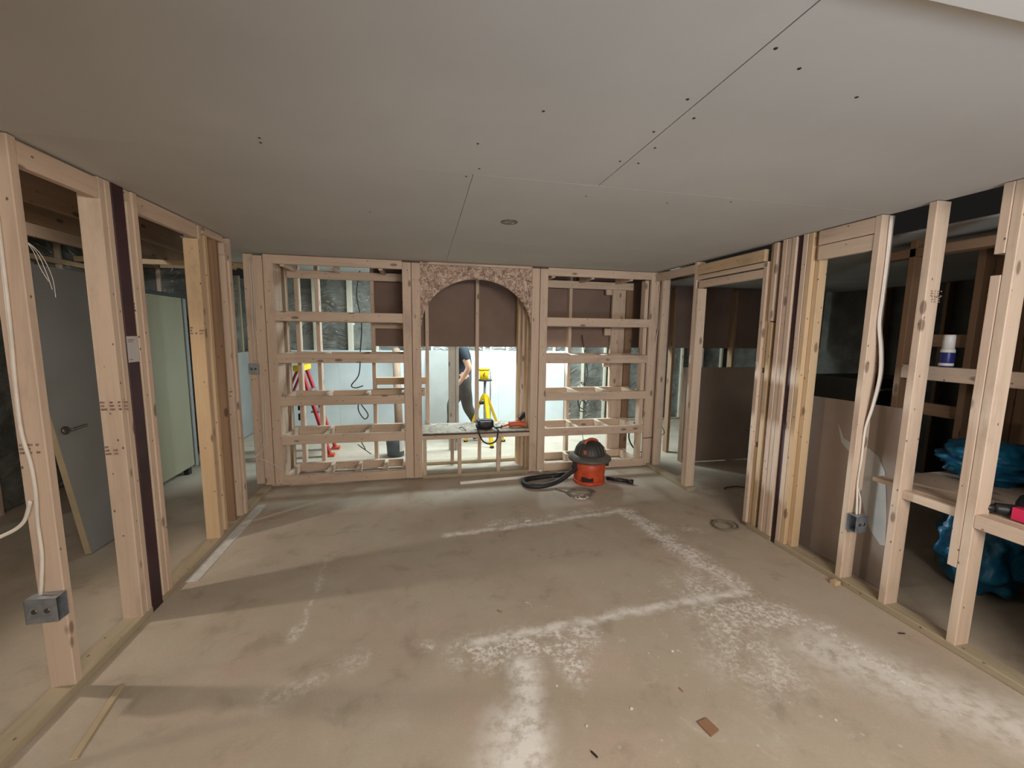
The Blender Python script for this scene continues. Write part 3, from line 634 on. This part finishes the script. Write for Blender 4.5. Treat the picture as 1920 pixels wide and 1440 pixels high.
def cable(pts, r, mat, label, n=8): return tag(tube('electrical_cable', pts, r, mat, None, 8, True, n), label, 'cable')
cable([(-1.487, 1.892, 2.10), (-1.489, 1.89, 1.75), (-1.492, 1.888, 1.50), (-1.497, 1.885, 1.30), (-1.494, 1.88, 1.12), (-1.480, 1.882, 1.0), (-1.478, 1.884, .88), (-1.486, 1.886, .76), (-1.485, 1.884, .62), (-1.50, 1.878, .463)], .0065, 'white_cable', 'white cable running down the nearest left stud into its box')
cable([(-1.95, 1.75, .62), (-1.75, 1.82, .66), (-1.60, 1.865, .715), (-1.53, 1.88, .76), (-1.488, 1.872, .85)], .0065, 'white_cable', 'white cable sweeping in from the left edge to the nearest stud')
for k in range(3): cable([(-1.455 - .01 * k, 1.925, 1.86), (-1.435 + .004 * k, 1.945 + .006 * k, 1.80), (-1.43 + .01 * k, 1.96 + .01 * k, 1.74 - .015 * k), (-1.415 + .008 * k, 1.97, 1.69 - .03 * k)], 0.0009, 'white_cable', ('frayed wire strand hanging highest on the nearest left stud', 'frayed wire strand hanging between two others on the nearest left stud', 'frayed wire strand hanging lowest on the nearest left stud')[k], 4)
for k, (r, mm) in enumerate(((.0055, 'white_cable'), (.0055, 'white_cable'), (.005, 'grey_cable'))):
    o = .010 * k
    cable([(2.545 + o, 1.917, 2.19), (2.550 + o, 1.917, 1.95), (2.548 + o, 1.917, 1.74), (2.545 + o, 1.915, 1.60), (2.553 + o, 1.895 , 1.45), (2.556 + o, 1.885, 1.30), (2.545 + o * .7, 1.895, 1.12), (2.540 + o * .5, 1.915, .98)] + ([(2.545, 1.917, .80), (2.535, 1.916, .64), (2.555, 1.905, .55), (2.545, 1.893, .463)] if k == 0 else [(2.538 + o * .4, 1.917, .80), (2.532 + o * .4, 1.916, .64), (2.527 + .006 * k, 1.905, .53), (2.52 + .004 * k, 1.893, .463)]), r, mm,
          ('white cable on a right wall stud, the one bulging furthest left', 'white cable on a right wall stud, middle one of three', 'grey cable on a right wall stud, rightmost of three')[k])
for k in range(4):
    x = -1.535 + .02 * k
    cable([(x, D - .006, 2.16), (x + .006, D - .008, 1.85), (x - .002, D - .007, 1.6), (x + .012 * math.sin(k * 2), D - .010, 1.35), (x + .004, D - .007, 1.22)] if k < 2 else [(x, D - .006, 1.10), (x + .008, D - .012, .85), (x - .004, D - .009, .6), (x - .015, D - .012, .42), (x - .06 - .02 * k, D - .04, .30)], .003, 'white_cable',
          ('thin wire stapled to the left shelf posts above the box, left one', 'thin wire stapled to the left shelf posts above the box, right one', 'thin wire hanging below the box on the left shelf posts, left one', 'thin wire hanging below the box on the left shelf posts, right one')[k], 5)
cable([(-1.61, D - .04, .285), (-1.54, D - .03, .30), (-1.45, D - .012, .25), (-1.38, D - .010, .20), (-1.345, D - .008, .17)], .0035, 'white_cable', 'white wire end tied across the foot of the left shelf posts')
cable([(2.545, D - .008, 2.06), (2.563, D - .02, 1.9), (2.560, D - .02, 1.7), (2.545, D - .016, 1.5), (2.525, D - .008, 1.36)], .004, 'white_cable', 'white cable hanging on the corner post right of the right shelf frame')
cable([(2.45, D - .01, .335), (2.54, D - .006, .34), (2.62, D - .03, .36), (2.68, D - .06, .40), (2.64, D - .05, .50)], .004, 'darkmetal', 'black cable end tied to the foot of the corner post')
# hanging black cables behind the shelves
cable([(-.66, 4.76, 2.15), (-.70, 4.76, 1.9), (-.66, 4.76, 1.6), (-.68, 4.75, 1.3), (-.70, 4.74, 1.05), (-.78, 4.74, .93), (-.74, 4.73, .90), (-.66, 4.74, .92)], .006, 'black', 'black cable hanging behind the left shelf frame from the top')
cable([(-.72, 4.745, .88), (-.70, 4.745, .74), (-.62, 4.745, .60), (-.66, 4.745, .55), (-.72, 4.745, .66), (-.70, 4.745, .80)], .006, 'black', 'black cable loop hanging behind the left shelf frame at mid height')
cable([(-.72, 4.745, .42), (-.70, 4.745, .30), (-.66, 4.745, .20), (-.74, 4.76, .26), (-.60, 4.76, .14)], .005, 'black', 'black cable ends behind the lowest opening of the left shelf frame')
cable([(1.86, 4.745, 1.5), (1.92, 4.745, 1.2), (1.95, 4.745, 1.02), (1.90, 4.745, .90), (1.87, 4.75, .93), (1.93, 4.75, .90)], .005, 'black', 'black cable hanging behind the right shelf frame above the third shelf')
cable([(1.85, 4.745, .85), (1.84, 4.745, .66), (1.90, 4.745, .60), (1.94, 4.745, .66), (1.88, 4.745, .70), (1.86, 4.745, .58), (1.95, 4.745, .56)], .006, 'black', 'black cable loop knotted behind the right shelf frame at mid height')
cable([(1.88, 4.745, .36), (1.92, 4.745, .22), (1.90, 4.745, .14), (1.94, 4.75, .20)], .004, 'black', 'black wire end behind the lowest opening of the right shelf frame')
cable([(2.60, 4.72, .42), (2.55, 4.74, .33), (2.54, 4.74, .20), (2.60, 4.72, .08), (2.70, 4.70, .02)], .009, 'black', 'thick black cable arching to the floor behind the right shelf posts')

# things on the bench
lz = .4805
pk = tag(empty('tool_pouch', (.62, D + .10, lz)), 'black pouch with a strap drooping over the bench edge', 'pouch')
vs, fs = [], []
bmx = bmesh.new(); bmesh.ops.create_icosphere(bmx, subdivisions=3, radius=1)
for v in bmx.verts:
    p = v.co; q = Vector((max(-1, min(1, p.x * 1.25)) * .095, max(-1, min(1, p.y * 1.2)) * .05, max(-1, min(1, p.z * 1.25)) * .055)); v.co = Vector((.63, D + .11, lz + .056)) + q * (1 + .08 * noise.noise(p * 2))
me = bpy.data.meshes.new('pouch_body'); bmx.to_mesh(me); bmx.free(); link('pouch_body', me, 'black', pk, True)
tube('strap', [(.54, D + .09, lz + .08), (.535, D + .03, lz + .06), (.545, D - .012, lz + .0), (.585, D - .02, lz - .09), (.65, D - .022, lz - .13), (.73, D - .02, lz - .10), (.755, D - .014, lz - .0), (.745, D + .03, lz + .02), (.70, D + .09, lz + .05)], .008, 'black', pk, 8)
tube('buckle', [(.72, D + .03, lz + .03), (.79, D + .02, lz + .035), (.80, D + .03, lz + .05)], .009, 'black', pk, 8); tube('zip_trim', [(.57, D + .058, lz + .09), (.63, D + .054, lz + .095), (.69, D + .058, lz + .09)], .004, 'galv', pk, 6)
dr = tag(empty('orange_drill', (1.0, D + .12, lz)), 'orange power tool with dark battery on the right end of the bench', 'power tool')
tube('tool_body', [(.90, D + .14, lz + .035), (1.0, D + .13, lz + .042), (1.085, D + .125, lz + .03)], .032, 'orange', dr, 12); tube('tool_grip', [(.97, D + .13, lz + .05), (1.03, D + .18, lz + .09), (1.06, D + .20, lz + .11)], .022, 'orange', dr, 10)
beam_to('battery', (1.02, D + .16, lz + .085), (1.092, D + .20, lz + .14), .045, .06, dr, 'black'); tube('tool_nose', [(.90, D + .14, lz + .035), (.83, D + .12, lz + .02), (.80, D + .10, lz + .012)], .011, 'orange', dr, 10)
for k, (p, q) in enumerate((((.05, D + .30, lz + .008), (.25, D + .36, lz + .010)), ((.36, D + .18, lz + .006), (.42, D + .06, lz + .006)), ((.78, D + .30, lz + .008), (.86, D + .37, lz + .03)))):
    tag(tube('bench_scrap', [p, ((p[0] + q[0]) / 2, (p[1] + q[1]) / 2 + .02, lz + .02), q], .006, 'alu' if k != 1 else 'grey_cable'), ('pale curved scrap at the back left of the bench', 'grey wire scrap in the middle of the bench', 'thin pale scrap behind the black pouch')[k], 'scrap')
# ------------------------------------------------------------------ left room things
dl = tag(empty('door_leaf', (-2.2, 3.3, 0)), 'grey flush door leaning in the left room with a lever handle', 'door')
th = math.radians(8.0)
def dpt(u, s, t): # along the door, up the door, out of the face
    return V(-2.205 - s * math.sin(th) + t * math.cos(th), 3.15 + u, s * math.cos(th) + t * math.sin(th) + .008)
def dbox(name, u0, u1, s0, s1, t0, t1, mat, parent):
    vs = [dpt(u, s, t) for t in (t0, t1) for s in (s0, s1) for u in (u0, u1)]
    return mesh(name, vs, [(0, 1, 3, 2), (4, 6, 7, 5), (0, 4, 5, 1), (2, 3, 7, 6), (0, 2, 6, 4), (1, 5, 7, 3)], mat, parent)
df = dbox('door_face', 0, .76, 0, 1.93, -.004, 0, 'door_grey', dl); dbox('door_core', 0, .76, 0, 1.93, -.04, -.004, 'door_edge', dl)
ro_ = [dpt(.07, .845, .0 + .001 * i) for i in range(2)]
tube('handle_rose', [dpt(.065, .84, 0), dpt(.065, .84, .012)], .027, 'pewter', df, 16, False)
hl = tube('lever_handle', [dpt(.065, .84, .01), dpt(.065, .84, .045), dpt(.09, .843, .052), dpt(.175, .845, .05)], .0095, 'pewter', df, 10)
fr = tag(empty('metal_cabinet', (-2.7, 4.6, 0)), 'tall cream metal cabinet with dark edges in the left room', 'cabinet')
box('cabinet_body', -3.0, -2.4, 4.20, 4.87, .085, 1.82, fr, 'cream', .01); box('cabinet_top', -3.0, -2.395, 4.20, 4.95, 1.821, 1.855, fr, 'darkmetal')
box('door_gasket', -2.99, -2.405, 4.871, 4.889, .10, 1.82, fr, 'darkmetal'); box('cabinet_door', -3.0, -2.40, 4.89, 4.945, .06, 1.82, fr, 'door_grey', .006)
for y in (4.24, 4.78): 
    for x in (-2.95, -2.47): box('foot', x, x + .05, y, y + .06, 0, .085, fr, 'darkmetal')
sh = board('drywall_sheet', -2.70, -2.30, 3.2, 3.2, 0, 0, None, 'gyp_grey') if False else None
# ------------------------------------------------------------------ right room things
def leaning(name, y0, y1, xb, xt, h, t, mat, label, cat):
    a = math.atan2(xt - xb, h)
    vs = []
    for dx in (0, t):
        for (y, z) in ((y0, 0.004), (y1, 0.004), (y1, h), (y0, h)): vs.append((xb + (xt - xb) * z / h + dx, y, z))
    return tag(mesh(name, vs, [(0, 1, 2, 3), (7, 6, 5, 4), (0, 4, 5, 1), (1, 5, 6, 2), (2, 6, 7, 3), (3, 7, 4, 0)], mat), label, cat)
ds = empty('drywall_sheet', (2.70, 2.1, 0)); tag(ds, 'taupe drywall sheet with a torn white patch leaning behind the right studs', 'drywall sheet')
pts = [(1.83, .004), (2.49, .004), (2.505, 1.10), (1.815, 1.115)]
prism('sheet_body', pts, 0, 2.690, 2.7025, 'gyp_taupe', ds)
tp = [(2.20, .95), (2.15, .86), (2.10, .84), (2.04, .83), (1.99, .835), (1.93, .80), (1.885, .72), (1.865, .60), (1.845, .44), (1.835, .28), (1.86, .27), (1.92, .33), (1.96, .40), (2.00, .52), (2.02, .62), (2.07, .75), (2.165, .83)]
prism('torn_patch', tp, 0, 2.6885, 2.690, 'torn', ds)
bt = box('work_bench_top', 2.595, 3.45, .55, 1.88, .675, .70, None, 'wood'); bt.name = 'plank_shelf'; tag(bt, 'rough plank shelf behind the right studs under the blue tarp', 'shelf')
for y in (.7, 1.76): pass
def heap(name, c, rad, seed, amp, label, skirt=None, mat='tarp'):
    bm = bmesh.new(); bmesh.ops.create_icosphere(bm, subdivisions=5, radius=1)
    for v in bm.verts:
        p = v.co.copy(); q = Vector((p.x * 1.4, p.y * 1.4, p.z * 2.2)) + Vector((seed, seed * 2, seed * .7))
        n = noise.noise(q) * .9 + .55 * abs(noise.noise(q * 1.9)) + .12 * noise.noise(q * 4.3) - .15
        s = 1 + amp * n; z = p.z * s
        sx = max(-1, min(1, p.x * 1.15)) * s; sy = max(-1, min(1, p.y * 1.15)) * s
        if skirt and p.z < -.2: z = -.2 + (p.z + .2) * skirt
        zz = c[2] + z * rad[2]; v.co = (c[0] + sx * rad[0], c[1] + sy * rad[1], max(.006, zz))
    me = bpy.data.meshes.new(name); bm.to_mesh(me); bm.free(); return tag(link(name, me, mat, None, True), label, 'tarp', 'blue tarps in the right room')
heap('blue_tarp', (3.22, 1.70, .81), (.24, .175, .125), 3, .45, 'crumpled blue tarp heaped level with the plank shelf')
heap('blue_tarp', (3.28, 1.72, .29), (.17, .18, .31), 9, .40, 'dark blue tarp bundle standing on the floor below the plank shelf')
heap('blue_tarp', (3.30, 1.24, .93), (.24, .20, .24), 14, .5, 'big blue tarp heap at the right edge of the picture')
heap('blue_tarp', (3.20, 1.18, .28), (.2, .20, .28), 20, .4, 'dark blue tarp bundle on the floor at the right edge')
cn = tag(empty('spray_can', (3.02, 1.868, 1.3505)), 'white and navy spray can standing on the horizontal rail in the right room', 'spray can')
lathe('can_body', [(.030, 0), (.033, .004), (.033, .085), (.033, .086)], (3.02, 1.868, 1.3505), 'can_blue', cn, 20); lathe('can_band', [(.0334, .008), (.0334, .024)], (3.02, 1.868, 1.3505), 'can_white', cn, 20)
lathe('can_shoulder', [(.033, .086), (.033, .098), (.029, .108), (.0275, .109)], (3.02, 1.868, 1.3505), 'can_white', cn, 20); lathe('can_cap', [(.0275, .10), (.0275, .182), (.024, .19)], (3.02, 1.868, 1.3505), 'can_white', cn, 20)
pd = tag(empty('cordless_drill', (2.72, 1.18, .70)), 'pink and black cordless drill lying at the right edge of the plank shelf', 'drill')
tube('drill_body', [(2.600, 1.345, .735), (2.640, 1.295, .74), (2.655, 1.275, .74)], .026, 'black', pd, 12); tube('drill_chuck', [(2.565, 1.395, .73), (2.600, 1.345, .735)], [.008, .02], 'darkmetal', pd, 10, False)
tube('drill_grip', [(2.65, 1.28, .745), (2.70, 1.31, .76), (2.76, 1.33, .775)], .02, 'black', pd, 10); beam_to('battery', (2.625, 1.285, .735), (2.615, 1.18, .735), .058, .055, pd, 'pink')
tag(tube('orange_cord_end', [(2.62, 1.34, .708), (2.66, 1.36, .712), (2.71, 1.33, .708)], .005, 'black'), 'thin black strap beside the pink drill', 'strap').name = 'drill_strap'
cr = tag(empty('dark_tool_case', (4.4, 3.6, 0)), 'dark glossy tool case standing deep in the right room', 'tool case')
box('case_body', 4.1, 4.9, 3.2, 3.7, .02, 1.05, cr, 'black', .02); box('case_lid', 4.08, 4.92, 3.18, 3.72, 1.052, 1.12, cr, 'black', .02)
tube('case_handle', [(4.30, 3.17, 1.0), (4.30, 3.13, 1.02), (4.50, 3.13, 1.02), (4.50, 3.17, 1.0)], .012, 'galv', cr, 8)
for x in (4.2, 4.75): box('case_foot', x, x + .06, 3.25, 3.31, 0, .02, cr, 'black')
# ------------------------------------------------------------------ bright room things
tl = tag(empty('tripod_stand', (.80, 5.55, 0)), 'yellow tripod stand with a round black platform in the bright room', 'tripod')
tc = V(.80, 5.55, 0)
for a in (-1.35, .12, 2.75):
    d = V(math.cos(a), math.sin(a), 0)
    lg = beam_to('leg', tc + d * .03 + V(0, 0, .66), tc + d * .27 + V(0, 0, .02), .03, .05, tl, 'yellow', (-d.y, d.x, 0)); lathe('rubber_foot', [(.028, 0), (.03, .006), (.024, .03)], tuple(tc + d * .272), 'black', lg, 12)
lathe('leg_hub', [(.034, .60), (.038, .62), (.038, .68), (.03, .69)], tuple(tc), 'yellow', tl, 16)
lathe('pole', [(.018, .25), (.018, .87)], tuple(tc), 'galv', tl, 12); lathe('clamp_knob', [(.03, .55), (.032, .57), (.025, .59)], tuple(tc + V(-.05, -.03, 0)), 'black', tl, 12)
lathe('platform', [(.09, .865), (.098, .870), (.098, .884), (.09, .886)], tuple(tc), 'black', tl, 24)
yb = tag(empty('yellow_bucket', (.79, 5.55, .887)), 'small yellow bucket standing on the tripod platform', 'bucket')
pail = lathe('pail', [(.058, 0), (.060, .003), (.072, .135), (.070, .135), (.058, .01), (.01, .008)], (.79, 5.55, .887), 'yellow', yb, 24); lathe('rim', [(.072, .128), (.080, .13), (.080, .148), (.070, .15)], (.79, 5.55, .887), 'yellow', pail, 24)
tube('spout_mark', [(.775, 5.483, .93), (.775, 5.478, .96), (.79, 5.477, .985)], .006, 'black', pail, 6)
pl = tag(empty('work_light', (.95, 5.95, 0)), 'tall silver work light pole behind the yellow tripod', 'work light')
lathe('light_pole', [(.011, .02), (.011, 1.40)], (.95, 6.02, 0), 'galv', pl, 10); lathe('light_base', [(.13, 0), (.13, .012), (.02, .02)], (.95, 6.02, 0), 'darkmetal', pl, 24)
box('lamp_housing', .85, 1.05, 6.03, 6.08, 1.40, 1.55, pl, 'darkmetal', .008)
la = tag(empty('step_ladder', (-1.3, 5.4, 0)), 'red step ladder with a yellow cap behind the left shelf frame', 'ladder')
for s in (-.16, .16):
    beam_to('front_rail', (-1.43, 5.42 + s * .7, 1.04), (-1.14, 5.40 + s, .03), .028, .075, la, 'red'); beam_to('rear_rail', (-1.475, 5.42 + s * .7, 1.04), (-1.92, 5.45 + s, .03), .022, .05, la, 'red')
    box('foot', -1.175, -1.085, 5.36 + s, 5.44 + s, 0, .035, la, 'vac_orange')
for k in range(3):
    f = .27 + .25 * k; x = -1.14 - .29 * f; box('step', x - .05, x + .045, 5.28, 5.54, 1.02 * f, 1.02 * f + .022, la, 'galv')
box('ladder_cap', -1.51, -1.39, 5.26, 5.58, 1.035, 1.105, la, 'yellow', .01)
box('hinge_box', -1.46, -1.38, 5.20, 5.24, .58, .66, la, 'black'); box('hinge_box', -1.46, -1.38, 5.20, 5.24, .46, .54, la, 'black')
gb = tag(empty('grey_bucket', (-.36, 5.15, 0)), 'grey bucket standing on the floor behind the left shelf frame', 'bucket')
gp = lathe('pail', [(.095, 0), (.10, .006), (.118, .27), (.114, .27), (.097, .02), (.02, .016)], (-.36, 5.15, 0), 'bucket_grey', gb, 28); lathe('rim', [(.118, .255), (.127, .257), (.127, .285), (.114, .287)], (-.36, 5.15, 0), 'bucket_grey', gp, 28)
tube('bail', [(-.487, 5.15, .27), (-.46, 5.10, .31), (-.36, 5.07, .33), (-.26, 5.10, .31), (-.233, 5.15, .27)], .003, 'galv', gb, 6); 
vs = []; fs = []
for k in range(7):
    a = -1.1 + k * .12
    for z in (.07, .21): vs.append((-.36 + .1155 * math.cos(a), 5.15 + .1155 * math.sin(a), z))
fs = [(2 * k, 2 * k + 2, 2 * k + 3, 2 * k + 1) for k in range(6)]; mesh('bucket_label', vs, fs, 'can_white', gp, True)
tag(tube('cardboard_tube', [(-.36, 5.9, .0), (-.42, 6.50, 1.25)], .055, 'card', None, 18, False), 'brown cardboard tube leaning on the far wall behind the left shelf frame', 'tube')
leaning_o = mesh('leaning_gypsum_board', [(.02, 6.42, .005), (.46, 6.42, .005), (.46, 6.585, 1.23), (.02, 6.585, 1.23), (.02, 6.4325, .005), (.46, 6.4325, .005), (.46, 6.5975, 1.23), (.02, 6.5975, 1.23)], [(0, 1, 2, 3), (7, 6, 5, 4), (0, 4, 5, 1), (1, 5, 6, 2), (2, 6, 7, 3), (3, 7, 4, 0)], 'gyp_grey'); tag(leaning_o, 'narrow grey drywall piece leaning on the far wall seen through the arch', 'drywall sheet')
ps = tag(empty('timber_post', (.36, 5.3, 0)), 'grey timber post standing in front of the person', 'post')
box('post_board', .295, .383, 5.27, 5.308, 0, 2.35, ps, 'lit_grey_wood'); box('post_board', .385, .423, 5.26, 5.349, 0, 2.35, ps, 'lit_grey_wood')
bg = heap('black_bag', (1.44, 5.4, .99), (.07, .06, .12), 5, .3, 'dark bag hanging behind the right arch post', mat='black'); bg['category'] = 'bag'; del bg['group']
tag(tube('bag_hook', [(1.44, 5.4, 1.08), (1.44, 5.4, 1.6), (1.44, 5.4, 2.36)], .004, 'black', None, 6), 'thin black cord the dark bag hangs from', 'cord').name = 'bag_cord'

# person in the bright room, walking to the left, seen side-on
def person(c, h, label):
    k = h / 1.75; P = []; E = []; Rr = []
    TG = []
    cur = ['shirt']
    def v(x, y, z, r): TG.append(cur[0]); P.append(Vector((x, y, z)) * k); Rr.append(r * k if not hasattr(r, '__len__') else (r[0] * k, r[1] * k)); return len(P) - 1
    def ch(i, *pts):
        for q in pts: j = v(*q); E.append((i, j)); i = j
        return i
    # the figure faces -x; y is its side axis
    pel = v(0, 0, .95, (.145, .17)); w = ch(pel, (-.02, 0, 1.08, (.135, .16)), (-.03, 0, 1.25, (.14, .175))); chest = ch(w, (-.035, 0, 1.38, (.11, .165)))
    neck = ch(chest, (-.04, 0, 1.48, .06), (-.065, 0, 1.55, .056)); ch(neck, (-.085, 0, 1.62, (.085, .075)), (-.09, 0, 1.69, (.088, .075)), (-.08, 0, 1.735, (.05, .05)))
    for s, elbow, wrist in ((-1, (.06, 1.12), (-.07, .90)), (1, (.03, 1.12), (-.05, .90))):
        cur[0] = 'arm'; sh = ch(chest, (-.03, s * .17, 1.42, .066)); el = ch(sh, (.015, s * .215, 1.27, .062), (elbow[0], s * .245, elbow[1], .048))
        wr_ = ch(el, ((elbow[0] + wrist[0]) / 2, s * .225, (elbow[1] + wrist[1]) / 2, .038), (wrist[0], s * .21, wrist[1], .027))
        pm = ch(wr_, (wrist[0] - .045, s * .205, wrist[1] - .045, (.032, .018)))
        d = Vector((-.6, 0, -.8))
        for f in range(4):
            o = Vector((.028 - .019 * f, 0, .022 - .015 * f)); b0 = Vector((wrist[0] - .06, s * .205, wrist[1] - .065)) + o * .9; ln = (.055, .068, .072, .062)[f]
            ch(pm, (b0.x - .01, b0.y, b0.z - .014, .009), (b0.x + d.x * ln * .6, b0.y - s * .008, b0.z + d.z * ln * .6, .0085), (b0.x + d.x * ln, b0.y - s * .022, b0.z + d.z * ln * 1.05, .007))
        ch(wr_, (wrist[0] - .05, s * .19, wrist[1] - .02, .011), (wrist[0] - .085, s * .18, wrist[1] - .04, .009))
    for s, kn, an, toe in ((-1, (.06, .50), (.24, .10), (.12, .04)), (1, (-.17, .52), (-.20, .09), (-.33, .035))):
        cur[0] = 'leg'; hp_ = ch(pel, (.0, s * .09, .88, .115)); kk = ch(hp_, ((kn[0]) / 2, s * .095, .70, .105), (kn[0], s * .095, kn[1], .085))
        ak = ch(kk, ((kn[0] + an[0]) / 2 + .02, s * .095, (kn[1] + an[1]) / 2 + .03, .078), (an[0], s * .095, an[1], .062))
        ch(ak, (an[0] + .03, s * .095, max(.04, an[1] - .055), .036)); ch(ak, ((an[0] + toe[0]) / 2, s * .1, (an[1] + toe[1]) / 2 - .01, .04), (toe[0], s * .105, toe[1], (.045, .032)))
    me = bpy.data.meshes.new('person_cage'); me.from_pydata([tuple(p) for p in P], E, []); ob = bpy.data.objects.new('person_cage', me); COL.objects.link(ob)
    sk = ob.modifiers.new('skin', 'SKIN'); 
    for i, r in enumerate(Rr): me.skin_vertices[0].data[i].radius = r if isinstance(r, tuple) else (r, r)
    me.skin_vertices[0].data[0].use_root = True
    sk.use_smooth_shade = True; sb = ob.modifiers.new('sub', 'SUBSURF'); sb.levels = 2
    dg = bpy.context.evaluated_depsgraph_get(); m2 = bpy.data.meshes.new_from_object(ob.evaluated_get(dg)); bpy.data.objects.remove(ob)
    m2.materials.clear()
    for q in ('skin', 'shirt', 'trousers', 'hair', 'black'): m2.materials.append(M[q])
    for p in m2.polygons:
        bi = min(range(len(P)), key=lambda i: (p.center - P[i]).length - 0.6 * (Rr[i][0] if isinstance(Rr[i], tuple) else Rr[i])); tg = TG[bi]
        z = p.center.z / k; y = abs(p.center.y) / k; x = p.center.x / k; p.use_smooth = True
        if z > 1.50: p.material_index = 3 if (z > 1.69 or (x > -.075 and z > 1.56)) else 0
        elif z < .10: p.material_index = 4
        elif tg == 'arm': p.material_index = 1 if z > 1.24 else 0
        elif tg == 'leg' or z < .92: p.material_index = 2
        else: p.material_index = 1
    m2.transform(Matrix.Translation(Vector(c))); o = bpy.data.objects.new('person', m2); COL.objects.link(o); tag(o, label, 'person')
    hc = Vector(c) + Vector((-.09, 0, 1.64)) * k
    for s in (-1, 1):
        e = lathe('ear', [(.004, 0), (.016, .004), (.018, .02), (.014, .034), (.004, .04)], tuple(hc + V(.01, s * .072, -.02) * k), 'skin', o, 10)
        lathe('eye', [(.002, 0), (.008, .003), (.009, .009), (.006, .015), (.002, .017)], tuple(hc + V(-.078, s * .032, .0) * k), 'black', o, 10)
    tube('nose', [hc + V(-.082, 0, .02) * k, hc + V(-.098, 0, -.012) * k, hc + V(-.085, 0, -.025) * k], [.008, .013, .008], 'skin', o, 8, False)
    tube('mouth', [hc + V(-.078, -.022, -.055) * k, hc + V(-.088, 0, -.055) * k, hc + V(-.078, .022, -.055) * k], .004, 'pink', o, 6)
    return o
person((.53, 5.80, 0), 1.62, 'person in a dark T-shirt and charcoal trousers walking in the bright room')
